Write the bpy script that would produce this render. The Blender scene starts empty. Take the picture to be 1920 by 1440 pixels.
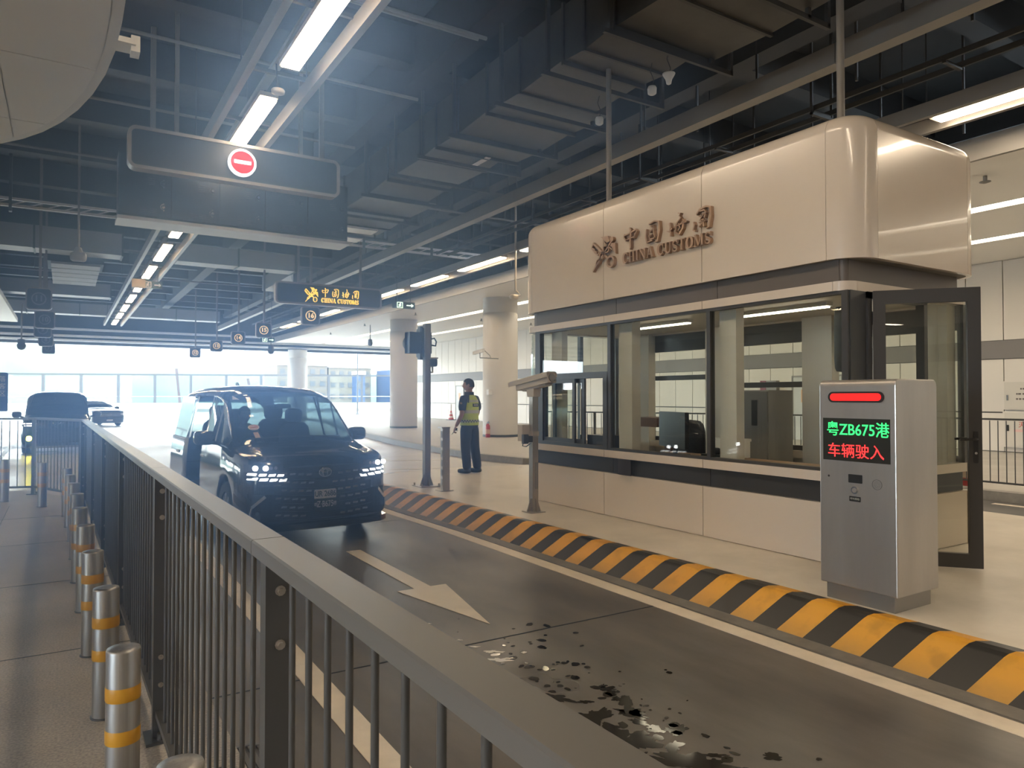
import bpy, bmesh, math, random
import numpy as np
from mathutils import Vector, Matrix
random.seed(11)
S = bpy.context.scene
C = S.collection
PI = math.pi
# ------------------------------------------------------------------ camera, sky, exposure
CAM = bpy.data.cameras.new('camera'); co = bpy.data.objects.new('camera', CAM); C.objects.link(co)
CAM.sensor_width = 36.0; CAM.lens = 36.0*1340.0/1920.0; CAM.clip_end = 2000
co.location = (0, 0, 1.70)
co.rotation_euler = (PI/2+math.atan2(24, 1340), 0, -math.atan2(840, 1340))
S.camera = co
W = bpy.data.worlds.new('sky'); S.world = W; W.use_nodes = True
bg = W.node_tree.nodes['Background']
bg.inputs[0].default_value = (0.74, 0.88, 1.0, 1); bg.inputs[1].default_value = 10.0
S.view_settings.view_transform = 'Standard'; S.view_settings.look = 'None'
S.view_settings.gamma = 1.0; S.view_settings.use_curve_mapping = False
S.view_settings.exposure = 1.42
cy = S.cycles
cy.max_bounces = 7; cy.diffuse_bounces = 3; cy.glossy_bounces = 4; cy.transmission_bounces = 6
cy.transparent_max_bounces = 24; cy.volume_bounces = 0
cy.caustics_reflective = False; cy.caustics_refractive = False; cy.sample_clamp_indirect = 4.0
cy.use_denoising = True
VEIL = .17
LAMP = (1.0, 0.80, 0.57); LAMP_E = 15.5

def fill_strip(n, x, y, z, lx, ly, p):
    l = bpy.data.lights.new(n, 'AREA'); l.shape = 'RECTANGLE'; l.size = lx; l.size_y = ly; l.energy = p; l.color = LAMP
    o = bpy.data.objects.new(n, l); C.objects.link(o); o.location = (x, y, z)
for nm, X, Y, Z, LX, LY, P in (('fill_left', -6.4, 0, 4.1, .3, 24, 420), ('fill_rear', 6.9, -8, 5.9, .3, 14, 70), ('fill_left_far', -12, 10, 5.4, .3, 34, 250)): fill_strip(nm, X, Y, Z, LX, LY, P)  # unseen fill lights added to brighten walkway, floor and island
pl = bpy.data.lights.new('sky_portal', 'AREA'); pl.shape = 'RECTANGLE'; pl.size = 70; pl.size_y = 5.1; pl.cycles.is_portal = True
po_ = bpy.data.objects.new('sky_portal', pl); C.objects.link(po_); po_.location = (-5, 53.6, 2.4); po_.rotation_euler = (-PI/2, 0, 0)
# ------------------------------------------------------------------ materials
MATS = {}
def M(name, col, rough=.5, metal=0., emit=None, es=0., noise=None, bump=0., coat=0., spec=.5):
    """noise = (scale, second colour[, (sx,sy,sz)])"""
    if name in MATS: return MATS[name]
    m = bpy.data.materials.new(name); m.use_nodes = True
    nt = m.node_tree; b = nt.nodes['Principled BSDF']
    b.inputs['Base Color'].default_value = (*col, 1); b.inputs['Roughness'].default_value = rough
    b.inputs['Metallic'].default_value = metal; b.inputs['Coat Weight'].default_value = coat
    b.inputs['Coat Roughness'].default_value = .04
    b.inputs['Specular IOR Level'].default_value = spec
    if emit:
        b.inputs['Emission Color'].default_value = (*emit, 1); b.inputs['Emission Strength'].default_value = es
    if noise:
        tc = nt.nodes.new('ShaderNodeTexCoord'); mp = nt.nodes.new('ShaderNodeMapping')
        mp.inputs['Scale'].default_value = noise[2] if len(noise) > 2 else (1, 1, 1)
        n = nt.nodes.new('ShaderNodeTexNoise'); n.inputs['Scale'].default_value = noise[0]
        n.inputs['Detail'].default_value = 6; n.inputs['Roughness'].default_value = .6
        r = nt.nodes.new('ShaderNodeValToRGB'); r.color_ramp.elements[0].position = .32; r.color_ramp.elements[1].position = .68
        r.color_ramp.elements[0].color = (*col, 1); r.color_ramp.elements[1].color = (*noise[1], 1)
        nt.links.new(tc.outputs['Object'], mp.inputs[0]); nt.links.new(mp.outputs[0], n.inputs['Vector'])
        nt.links.new(n.outputs[0], r.inputs[0]); nt.links.new(r.outputs[0], b.inputs['Base Color'])
        if bump:
            bp = nt.nodes.new('ShaderNodeBump'); bp.inputs['Strength'].default_value = bump; bp.inputs['Distance'].default_value = .01
            nt.links.new(n.outputs[0], bp.inputs['Height']); nt.links.new(bp.outputs[0], b.inputs['Normal'])
    MATS[name] = m
    return m
def GLASS(name, tint, f0=.045, rough=0.0):
    m = bpy.data.materials.new(name); m.use_nodes = True; nt = m.node_tree
    nt.nodes.clear()
    o = nt.nodes.new('ShaderNodeOutputMaterial'); mx = nt.nodes.new('ShaderNodeMixShader')
    t = nt.nodes.new('ShaderNodeBsdfTransparent'); g = nt.nodes.new('ShaderNodeBsdfGlossy'); f = nt.nodes.new('ShaderNodeLayerWeight')
    pw = nt.nodes.new('ShaderNodeMath'); pw.operation = 'POWER'; pw.inputs[1].default_value = 5
    ma = nt.nodes.new('ShaderNodeMath'); ma.operation = 'MULTIPLY_ADD'; ma.inputs[1].default_value = .9; ma.inputs[2].default_value = f0
    t.inputs[0].default_value = (*tint, 1); g.inputs['Roughness'].default_value = rough; f.inputs[0].default_value = .5
    nt.links.new(f.outputs['Facing'], pw.inputs[0]); nt.links.new(pw.outputs[0], ma.inputs[0]); nt.links.new(ma.outputs[0], mx.inputs[0])
    nt.links.new(t.outputs[0], mx.inputs[1]); nt.links.new(g.outputs[0], mx.inputs[2]); nt.links.new(mx.outputs[0], o.inputs[0])
    MATS[name] = m
    return m
def node_floor(name, c1, c2, rough, groove=None, speck=None, scale=1.2, stretch=(1, 1, 1), r2=None, marks=None):
    m = M(name, c1, rough=rough, noise=(scale, c2, stretch)); nt = m.node_tree; b = nt.nodes['Principled BSDF']
    tc = nt.nodes.new('ShaderNodeTexCoord')
    base = b.inputs['Base Color'].links[0].from_socket
    n2 = nt.nodes.new('ShaderNodeTexNoise'); n2.inputs['Scale'].default_value = scale*.35; n2.inputs['Detail'].default_value = 4
    nt.links.new(tc.outputs['Object'], n2.inputs['Vector'])
    mr = nt.nodes.new('ShaderNodeMapRange'); mr.inputs[1].default_value = .3; mr.inputs[2].default_value = .7
    mr.inputs[3].default_value = rough; mr.inputs[4].default_value = r2 if r2 else rough+.18
    nt.links.new(n2.outputs[0], mr.inputs[0]); nt.links.new(mr.outputs[0], b.inputs['Roughness'])
    if speck:
        n3 = nt.nodes.new('ShaderNodeTexNoise'); n3.inputs['Scale'].default_value = 90; n3.inputs['Detail'].default_value = 2
        nt.links.new(tc.outputs['Object'], n3.inputs['Vector'])
        mx = nt.nodes.new('ShaderNodeMixRGB'); mx.blend_type = 'OVERLAY'; mx.inputs[0].default_value = speck
        nt.links.new(base, mx.inputs[1]); nt.links.new(n3.outputs[0], mx.inputs[2]); nt.links.new(mx.outputs[0], b.inputs['Base Color'])
        base = mx.outputs[0]
    if groove:
        wv = nt.nodes.new('ShaderNodeTexWave'); wv.wave_type = 'BANDS'; wv.bands_direction = 'Y'
        wv.inputs['Scale'].default_value = groove; wv.inputs['Distortion'].default_value = .6; wv.inputs['Detail'].default_value = 2
        nt.links.new(tc.outputs['Object'], wv.inputs['Vector'])
        bp = nt.nodes.new('ShaderNodeBump'); bp.inputs['Strength'].default_value = .35; bp.inputs['Distance'].default_value = .02
        nt.links.new(wv.outputs[0], bp.inputs['Height']); nt.links.new(bp.outputs[0], b.inputs['Normal'])
    return m

LANE = node_floor('lane_surface', (.065, .060, .056), (.150, .138, .126), .25, scale=1.3, stretch=(1.6, .45, 1), r2=.5)
CONC = node_floor('apron_concrete', (.42, .40, .37), (.56, .54, .51), .26, groove=3.0, scale=.9, stretch=(.3, 1.5, 1), r2=.5)
ISLE = node_floor('island_screed', (.52, .47, .39), (.66, .60, .51), .27, scale=1.6, r2=.5)
WALK = node_floor('walkway_granite', (.27, .25, .225), (.41, .38, .345), .5, speck=.75, scale=1.0)
ASPH = node_floor('far_asphalt', (.05, .048, .046), (.09, .085, .08), .5, scale=1.5)
OUTR = M('outdoor_road', (.34, .34, .34), .7)
PAINT = M('line_paint', (.74, .66, .54), .45, noise=(5, (.62, .55, .45)))
KSTONE = M('kerb_stone', (.24, .23, .21), .6, noise=(6, (.34, .32, .29)))
CEIL = M('ceiling_dark', (.034, .035, .036), .8, noise=(1.5, (.043, .044, .045)))
BEAMM = M('beam_dark', (.042, .042, .043), .75)
DUCTM = M('duct_metal', (.062, .061, .058), .5, metal=.2, noise=(2, (.085, .083, .08)))
RODM = M('rod_dark', (.055, .055, .055), .6)
RAILM = M('channel_grey', (.22, .205, .19), .45)
SOFF = M('soffit_white', (.86, .84, .80), .5)
COLM = M('column_grey', (.58, .56, .53), .55)
WALLM = M('wall_panel_white', (.66, .62, .56), .5)
BANDM = M('wall_band_grey', (.19, .175, .165), .55)
LAMPM = M('lamp_diffuser', (.9, .9, .85), .4, emit=LAMP, es=LAMP_E)
LAMPC = M('lamp_slot', (.9, .9, .85), .4, emit=(1, .86, .66), es=7.0)
WPAN = M('booth_panel_white', (.60, .515, .425), .22, coat=.3)
BROWN = M('booth_bronze_band', (.105, .088, .078), .42)
DARKB = M('booth_dark_band', (.045, .046, .048), .25)
FRAME = M('frame_charcoal', (.045, .043, .042), .38)
SHELL = M('booth_inner_shell', (.16, .15, .14), .6)
INW = M('booth_interior_white', (.62, .58, .52), .55)
STEEL = M('brushed_steel', (.42, .39, .36), .36, metal=.85, noise=(3, (.50, .47, .43), (1, 1, .15)))
STEELD = M('bollard_steel', (.27, .26, .25), .42, metal=.8, noise=(9, (.38, .37, .35), (6, 6, .1)))
FENCE = M('fence_paint', (.075, .077, .080), .38, metal=.2)
FENCER = M('fence_rail_paint', (.155, .152, .148), .33, metal=.3)
CHROME = M('chrome', (.75, .75, .75), .15, metal=1.)
YEL = M('reflective_yellow', (.60, .31, .03), .4, noise=(14, (.48, .24, .02), (1, 1, .3)))
SIGND = M('sign_navy_panel', (.016, .019, .028), .4)
SIGNF = M('sign_frame_grey', (.30, .28, .265), .4)
RED = M('red_led_face', (.45, .004, .008), .65, emit=(1, .006, .02), es=.30, spec=.2)
WHITEL = M('white_led_face', (.9, .9, .9), .4, emit=(1, 1, 1), es=.7)
GOLD = M('gold_sign_face', (.9, .5, .05), .4, emit=(1, .66, .06), es=.75)
AMB = M('amber_digit', (.8, .6, .3), .4, emit=(1, .72, .34), es=.6)
DIMD = M('unlit_digit', (.20, .21, .24), .4)
GREEN = M('green_led', (.05, .8, .2), .4, emit=(.03, 1, .16), es=.6)
REDL = M('red_led', (.8, .05, .05), .4, emit=(1, .03, .03), es=.6)
BRONZE = M('bronze_letter', (.40, .265, .18), .4, metal=.25)
BLACK = M('black_plastic', (.012, .012, .013), .4)
DGREY = M('dark_grey', (.05, .05, .05), .5)
MGREY = M('mid_grey', (.25, .24, .23), .5)
WHITE = M('white_paint', (.75, .74, .71), .45)
CAMW = M('camera_housing', (.50, .44, .37), .4)
PAINTK = M('car_paint_black', (.006, .007, .010), .12, coat=1.)
CARIN = M('car_interior', (.018, .018, .02), .6)
TYRE = M('tyre_rubber', (.015, .015, .015), .75)
ALLOY = M('alloy_wheel', (.35, .35, .36), .25, metal=.9)
HEADL = M('headlight_led', (.95, .95, .95), .3, emit=(.92, .96, 1), es=9.)
DRL = M('daytime_led', (.95, .95, .95), .3, emit=(.92, .96, 1), es=2.4)
YLAMP = M('yellow_lamp', (.95, .9, .2), .3, emit=(1, .9, .03), es=60.)
GL_BOOTH = GLASS('booth_glass', (.93, .945, .92), .03)
GL_CAR = GLASS('windscreen_glass', (.22, .27, .30))
GL_TINT = GLASS('tinted_car_glass', (.34, .42, .40))
GL_FAR = GLASS('barrier_glass', (.95, .975, .975), .02)
SKIN = M('skin', (.36, .20, .135), .5)
HAIR = M('hair', (.010, .009, .009), .6)
NAVY = M('navy_cloth', (.012, .014, .022), .8, noise=(30, (.018, .020, .03)))
VEST = M('vest_yellow', (.55, .68, .08), .7, noise=(8, (.45, .58, .06)))
REFL = M('vest_silver', (.45, .47, .45), .4)
WOOD = M('desk_wood', (.26, .15, .085), .45, noise=(4, (.33, .20, .12), (.2, 2, 2)))
REDP = M('extinguisher_red', (.45, .02, .03), .3)
BLUES = M('blue_sign', (.03, .09, .42), .5)
WATER = M('wet_puddle', (.022, .020, .018), .08, spec=.5)
GRN = M('exit_green', (.02, .12, .05), .4, emit=(.3, .9, .5), es=.5)
EXITD = M('exit_dark', (.012, .03, .02), .4)
EXITL = M('exit_lit', (.8, 1, .85), .4, emit=(.65, 1, .75), es=1.3)

# ------------------------------------------------------------------ mesh builder
class MB:
    def __init__(s): s.v = []; s.f = []; s.mi = []; s.sm = []; s.cur = 0; s.smooth = False
    def add(s, vs, fs, smooth=None):
        o = len(s.v); s.v += [tuple(float(q) for q in v) for v in vs]
        for f in fs:
            s.f.append(tuple(i+o for i in f)); s.mi.append(s.cur); s.sm.append(s.smooth if smooth is None else smooth)
        return s
    def box(s, x0, y0, z0, x1, y1, z1):
        v = [(x, y, z) for x in (x0, x1) for y in (y0, y1) for z in (z0, z1)]
        return s.add(v, [(0, 1, 3, 2), (4, 6, 7, 5), (0, 4, 5, 1), (2, 3, 7, 6), (0, 2, 6, 4), (1, 5, 7, 3)], False)
    def hexa(s, a, b):  # two quads -> hexahedron
        return s.add(list(a)+list(b), [(3, 2, 1, 0), (4, 5, 6, 7)]+[(i, (i+1) % 4, 4+(i+1) % 4, 4+i) for i in range(4)], False)
    def bar(s, p, q, w, h):   # box bar from p to q
        p = Vector(p); q = Vector(q); d = (q-p).normalized(); u = Vector((0, 0, 1)) if abs(d.z) < .95 else Vector((0, 1, 0))
        a = d.cross(u).normalized()*w/2; b = a.cross(d).normalized()*h/2
        return s.hexa([p-a-b, p+a-b, p+a+b, p-a+b], [q-a-b, q+a-b, q+a+b, q-a+b])
    def cyl(s, p, q, r, n=12, r2=None, cap=True):
        p = Vector(p); q = Vector(q); d = (q-p).normalized(); u = Vector((0, 0, 1)) if abs(d.z) < .95 else Vector((1, 0, 0))
        a = d.cross(u).normalized(); b = d.cross(a)
        r2 = r if r2 is None else r2
        v = [p+(a*math.cos(t)+b*math.sin(t))*r for t in [2*PI*i/n for i in range(n)]]+[q+(a*math.cos(t)+b*math.sin(t))*r2 for t in [2*PI*i/n for i in range(n)]]
        s.add(v, [(i, (i+1) % n, n+(i+1) % n, n+i) for i in range(n)], True)
        if cap: s.add(v, [tuple(range(n))[::-1], tuple(range(n, 2*n))], False)
        return s
    def tube(s, pts, r, n=8, closed=False, rs=None):
        pts = [Vector(p) for p in pts]; k = len(pts); rings = []; up = None
        for i, p in enumerate(pts):
            d = (pts[(i+1) % k]-pts[i-1]) if closed else (pts[min(i+1, k-1)]-pts[max(i-1, 0)])
            d.normalize()
            if up is None: up = Vector((0, 0, 1)) if abs(d.z) < .9 else Vector((1, 0, 0))
            a = d.cross(up).normalized(); b = a.cross(d).normalized(); up = b
            rr = rs[i] if rs else r
            rings.append([p+(a*math.cos(2*PI*j/n)+b*math.sin(2*PI*j/n))*rr for j in range(n)])
        v = [q for R in rings for q in R]; f = []
        for i in range(k if closed else k-1):
            i2 = (i+1) % k
            f += [(i*n+j, i*n+(j+1) % n, i2*n+(j+1) % n, i2*n+j) for j in range(n)]
        s.add(v, f, True)
        if not closed: s.add(rings[0]+rings[-1], [tuple(range(n))[::-1], tuple(range(n, 2*n))], False)
        return s
    def lathe(s, prof, c=(0, 0, 0), n=24, axis='z', cap=True):
        def mp(r, t, h):
            a, b = r*math.cos(t), r*math.sin(t)
            return (c[0]+a, c[1]+b, c[2]+h) if axis == 'z' else ((c[0]+h, c[1]+a, c[2]+b) if axis == 'x' else (c[0]+a, c[1]+h, c[2]+b))
        v = [mp(r, 2*PI*j/n, h) for r, h in prof for j in range(n)]; f = []
        for i in range(len(prof)-1): f += [(i*n+j, i*n+(j+1) % n, (i+1)*n+(j+1) % n, (i+1)*n+j) for j in range(n)]
        s.add(v, f, True)
        if cap:
            k = len(prof)-1; s.add(v[:n]+v[k*n:], [tuple(range(n))[::-1], tuple(range(n, 2*n))], False)
        return s
    def sup(s, c, a, e=.5, n=14, R=None):   # superellipsoid (rounded box / ellipsoid e=1)
        def sg(x, p): return math.copysign(abs(x)**p, x)
        v = []; m = n//2+1
        for i in range(m):
            ph = -PI/2+PI*i/(m-1)
            for j in range(n):
                th = 2*PI*j/n
                q = Vector((a[0]*sg(math.cos(ph), e)*sg(math.cos(th), e), a[1]*sg(math.cos(ph), e)*sg(math.sin(th), e), a[2]*sg(math.sin(ph), e)))
                if R: q = R @ q
                v.append(q+Vector(c))
        f = [(i*n+j, i*n+(j+1) % n, (i+1)*n+(j+1) % n, (i+1)*n+j) for i in range(m-1) for j in range(n)]
        return s.add(v, f, True)
    def prism(s, poly, mp, d0, d1):   # mp(a,b,d) -> xyz
        n = len(poly)
        s.add([mp(a, b, d0) for a, b in poly]+[mp(a, b, d1) for a, b in poly],
              [tuple(range(n))[::-1], tuple(range(n, 2*n))]+[(i, (i+1) % n, n+(i+1) % n, n+i) for i in range(n)], False)
        return s
    def ring(s, outer, inner, mp, d0, d1):
        n = len(outer)
        L = [mp(a, b, d) for d in (d0, d1) for P in (outer, inner) for a, b in P]
        f = []
        for i in range(n):
            j = (i+1) % n
            f += [(i, j, n+j, n+i), (2*n+i, 3*n+i, 3*n+j, 2*n+j), (i, 2*n+i, 2*n+j, j), (n+i, n+j, 3*n+j, 3*n+i)]
        return s.add(L, f, False)
    def strip(s, poly, mp, d0, d1):   # brush stroke list of (left,right) pairs -> extruded
        L = [p for p, _ in poly]; Rr = [q for _, q in poly]; n = len(L)
        v = [mp(*p, d) for d in (d0, d1) for p in L+Rr]; f = []
        for i in range(n-1):
            f += [(i, i+1, n+i+1, n+i), (2*n+i, 3*n+i, 3*n+i+1, 2*n+i+1), (i, 2*n+i, 2*n+i+1, i+1), (n+i, n+i+1, 3*n+i+1, 3*n+i)]
        f += [(0, n, 3*n, 2*n), (n-1, 3*n-1, 4*n-1, 2*n-1)]
        return s.add(v, f, False)
    def mesh(s, name, off=(0, 0, 0)):
        me = bpy.data.meshes.new(name)
        me.from_pydata([(v[0]-off[0], v[1]-off[1], v[2]-off[2]) for v in s.v], [], s.f)
        me.polygons.foreach_set('material_index', s.mi); me.polygons.foreach_set('use_smooth', s.sm)
        me.validate(); me.update()
        return me
    def build(s, name, mat, parent=None, world=False, smooth_angle=None, recalc=True):
        off = (0, 0, 0)
        if parent is not None and world:
            o_ = parent
            while o_ is not None: off = tuple(off[i]+o_.location[i] for i in range(3)); o_ = o_.parent
        me = s.mesh(name, off)
        for m in (mat if isinstance(mat, (list, tuple)) else [mat]): me.materials.append(m)
        if recalc:
            bm = bmesh.new(); bm.from_mesh(me); bmesh.ops.recalc_face_normals(bm, faces=bm.faces); bm.to_mesh(me); bm.free()
        o = bpy.data.objects.new(name, me); C.objects.link(o)
        if parent is not None: o.parent = parent
        return o
def tag(o, label, cat, group=None, kind=None):
    if label: o['label'] = label
    if cat: o['category'] = cat
    if group: o['group'] = group
    if kind: o['kind'] = kind
    return o
def thing(name, label, cat, loc=(0, 0, 0), rz=0., group=None):
    o = bpy.data.objects.new(name, None); C.objects.link(o); o.empty_display_size = .2
    o.location = loc; o.rotation_euler = (0, 0, rz)
    return tag(o, label, cat, group)
def struct(name, mb, mat, label=None):
    o = mb.build(name, mat); o['kind'] = 'structure'
    if label: o['label'] = label
    return o
def copy_tree(o, parent=None):
    c = o.copy(); C.objects.link(c)
    if parent is not None: c.parent = parent
    for ch in list(o.children): copy_tree(ch, c)
    return c
ORD = ['first', 'second', 'third', 'fourth', 'fifth', 'sixth', 'seventh', 'eighth', 'ninth', 'tenth', 'eleventh', 'twelfth', 'thirteenth', 'fourteenth', 'fifteenth', 'sixteenth']
# ------------------------------------------------------------------ 2D shapes and lettering
def rrect(w, h, r, n=6, cx=0, cy=0):
    P = []
    for sx, sy, a0 in ((1, 1, 0), (-1, 1, 90), (-1, -1, 180), (1, -1, 270)):
        for i in range(n+1):
            t = math.radians(a0+90*i/n); P.append((cx+sx*(w/2-r)+r*math.cos(t), cy+sy*(h/2-r)+r*math.sin(t)))
    return P
def circle(r, n=28, cx=0, cy=0, ry=None): return [(cx+r*math.cos(2*PI*i/n), cy+(ry or r)*math.sin(2*PI*i/n)) for i in range(n)]
def brush(pts):   # (x,y,width) -> list of side pairs
    out = []
    for i, (x, y, w) in enumerate(pts):
        x0, y0 = pts[max(i-1, 0)][:2]; x1, y1 = pts[min(i+1, len(pts)-1)][:2]
        dx, dy = x1-x0, y1-y0; l = math.hypot(dx, dy) or 1
        out.append(((x-dy/l*w/2, y+dx/l*w/2), (x+dy/l*w/2, y-dx/l*w/2)))
    return out
def arcp(cx, cy, rx, ry, a0, a1, w0, w1=None, n=12, wm=None):
    P = []
    for i in range(n+1):
        t = i/n; a = math.radians(a0+(a1-a0)*t); w = w0+((w1 if w1 is not None else w0)-w0)*t
        if wm is not None: w = w0+(wm-w0)*math.sin(PI*t)
        P.append((cx+rx*math.cos(a), cy+ry*math.sin(a), w))
    return P
def text_mesh(mb, body, size, mp, d0, d1, align='CENTER', off=0., bold=0., sx=1.):
    """lettering from the built-in font as extruded geometry; mp(a,b,d)"""
    cu = bpy.data.curves.new('lettering', 'FONT'); cu.body = body; cu.size = size; cu.align_x = align; cu.align_y = 'CENTER'
    cu.offset = bold*size; cu.resolution_u = 3
    cu.fill_mode = 'FRONT'
    o = bpy.data.objects.new('lettering', cu); C.objects.link(o)
    dg = bpy.context.evaluated_depsgraph_get()
    me = bpy.data.meshes.new_from_object(o.evaluated_get(dg))
    vs = [(v.co.x*sx, v.co.y) for v in me.vertices]; fs = [tuple(p.vertices) for p in me.polygons]
    n = len(vs)
    cnt = {}
    for f in fs:
        for i in range(len(f)):
            a, b = f[i], f[(i+1) % len(f)]; k = (min(a, b), max(a, b)); cnt[k] = cnt.get(k, 0)+1
    side = [(a, b, n+b, n+a) for (a, b), c in cnt.items() if c == 1]
    mb.add([mp(a, b, d0) for a, b in vs]+[mp(a, b, d1) for a, b in vs], [f[::-1] for f in fs]+[tuple(i+n for i in f) for f in fs]+side, False)
    bpy.data.objects.remove(o); bpy.data.meshes.remove(me); bpy.data.curves.remove(cu)
    return mb
# brush-written characters in a unit box
CALL = {
 '中': [[(.14, .78, .10), (.10, .62, .13), (.24, .44, .12)], [(.08, .70, .08), (.45, .76, .10), (.82, .86, .14), (.88, .78, .13), (.70, .46, .10)], [(.22, .47, .09), (.45, .50, .09), (.72, .52, .09)], [(.44, 1.02, .10), (.52, .92, .17), (.50, .5, .13), (.50, .05, .16), (.46, -.04, .08)]],
 '国': [[(.16, .72, .08), (.12, .35, .15), (.20, .06, .13)], [(.30, .92, .10), (.62, 1.0, .12), (.86, .92, .16), (.90, .5, .15), (.78, .02, .15), (.66, .0, .08)],
       [(.40, .80, .10), (.56, .78, .11), (.50, .62, .09), (.36, .52, .10)], [(.34, .58, .08), (.62, .62, .10)], [(.56, .82, .11), (.56, .5, .12), (.64, .24, .11)], [(.30, .36, .11), (.46, .40, .10), (.34, .22, .09), (.60, .18, .09)], [(.18, .08, .09), (.5, .12, .10)]],
 '海': [[(.16, .70, .13), (.20, .50, .15), (.17, .32, .12)], [(.02, .34, .06), (.14, .30, .11), (.30, .42, .07)], [(.22, .30, .12), (.22, .08, .16)],
       [(.60, 1.04, .07), (.72, 1.0, .11), (.66, .90, .10), (.74, .80, .11), (.56, .62, .09)], [(.56, .66, .10), (.50, .40, .11), (.46, .14, .12)], [(.46, .20, .09), (.66, .06, .14), (.84, .30, .15), (.88, .62, .13), (.84, .72, .08)], [(.36, .44, .06), (.7, .50, .10), (1.06, .56, .12)], [(.62, .58, .08), (.70, .36, .12), (.60, .24, .09)]],
 '关': [[(.10, .44, .08), (.14, .30, .13), (.08, .08, .12), (.18, .02, .11)], [(.24, .72, .12), (.40, .92, .13), (.70, .98, .14), (.90, .90, .17), (.92, .5, .16), (.84, .06, .15), (.72, .02, .09)],
       [(.40, .84, .09), (.62, .84, .11), (.70, .72, .12), (.52, .64, .10)], [(.36, .64, .11), (.52, .58, .12), (.40, .44, .10), (.60, .44, .11)], [(.68, .66, .11), (.62, .5, .12)], [(.42, .46, .10), (.52, .30, .12), (.36, .16, .09)], [(.56, .42, .12), (.60, .12, .14)], [(.36, .34, .09), (.66, .36, .10)]],
}
def serif(ch):   # bold slab letter strokes in unit height, returns (strokes, width)
    T, t = .185, .06
    B = lambda x0, y0, x1, y1, w, w2=None: [(x0, y0, w), (x1, y1, w2 or w)]
    sf = lambda x, y, w=.42: B(x-w/2, y, x+w/2, y, t)
    top, bot = 1-t/2, t/2
    if ch == 'I': return [B(.22, 0, .22, 1, T), sf(.22, top), sf(.22, bot)], .44
    if ch == 'H': return [B(.22, 0, .22, 1, T), B(.72, 0, .72, 1, T), B(.2, .5, .75, .5, t), sf(.22, top), sf(.22, bot), sf(.72, top), sf(.72, bot)], .94
    if ch == 'N': return [B(.16, 0, .16, 1, .09), B(.84, 0, .84, 1, .09), B(.16, .96, .82, .04, T), sf(.14, top, .30), sf(.16, bot, .3), sf(.84, top, .3)], 1.0
    if ch == 'A': return [B(.12, 0, .46, 1, .09), B(.46, 1, .80, 0, T+.02), B(.26, .33, .66, .33, t), sf(.12, bot, .3), sf(.80, bot, .4)], .98
    if ch == 'U': return [B(.22, 1, .22, .3, T), arcp(.50, .32, .28, .27, 180, 360, T, .09), B(.78, .3, .78, 1, .09), sf(.22, top), sf(.78, top, .3)], .96
    if ch == 'T': return [B(.42, 0, .42, 1, T), B(.0, top, .84, top, t+.02), B(.03, 1, .03, .68, .06), B(.81, 1, .81, .68, .06), sf(.42, bot)], .84
    if ch == 'O': return [arcp(.46, .5, .34, .46, -90, 90, .08, wm=.27), arcp(.46, .5, .34, .46, 90, 270, .08, wm=.27)], .92
    if ch == 'C': return [arcp(.46, .5, .34, .46, 50, 310, .08, wm=.28, n=18), B(.76, 1, .76, .64, .07), B(.74, .22, .80, .30, .1)], .86
    if ch == 'S': return [arcp(.38, .735, .24, .22, 20, 270, .10, .20), arcp(.36, .265, .26, .225, 90, -160, .20, .10), B(.66, 1, .66, .66, .06), B(.08, 0, .08, .34, .06)], .72
    if ch == 'M': return [B(.14, 0, .16, 1, .09), B(.18, 1, .55, .06, T), B(.55, .06, .92, 1, .09), B(.98, 0, .98, 1, T), sf(.14, bot, .3), sf(.98, bot), sf(.16, top, .3), sf(1.0, top, .36)], 1.2
    return [], .35
def serif_text(mb, txt, h, mp, d0, d1, width=None):
    adv = 0; items = []
    for ch in txt:
        st, w = serif(ch); items.append((st, adv)); adv += w+.09
    sx = (width/(adv*h)) if width else 1
    for st, a in items:
        for k in st: mb.strip(brush([((x+a)*h*sx, y*h, w*h*(.5+.5*sx)) for x, y, w in k]), mp, d0, d1)
    return mb
def call_char(mb, ch, w, h, mp, d0, d1, ox=0, oy=0):
    for k in CALL[ch]: mb.strip(brush([(ox+x*w, oy+y*h, ww*(w+h)*.285) for x, y, ww in k]), mp, d0, d1)
    return mb
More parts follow.
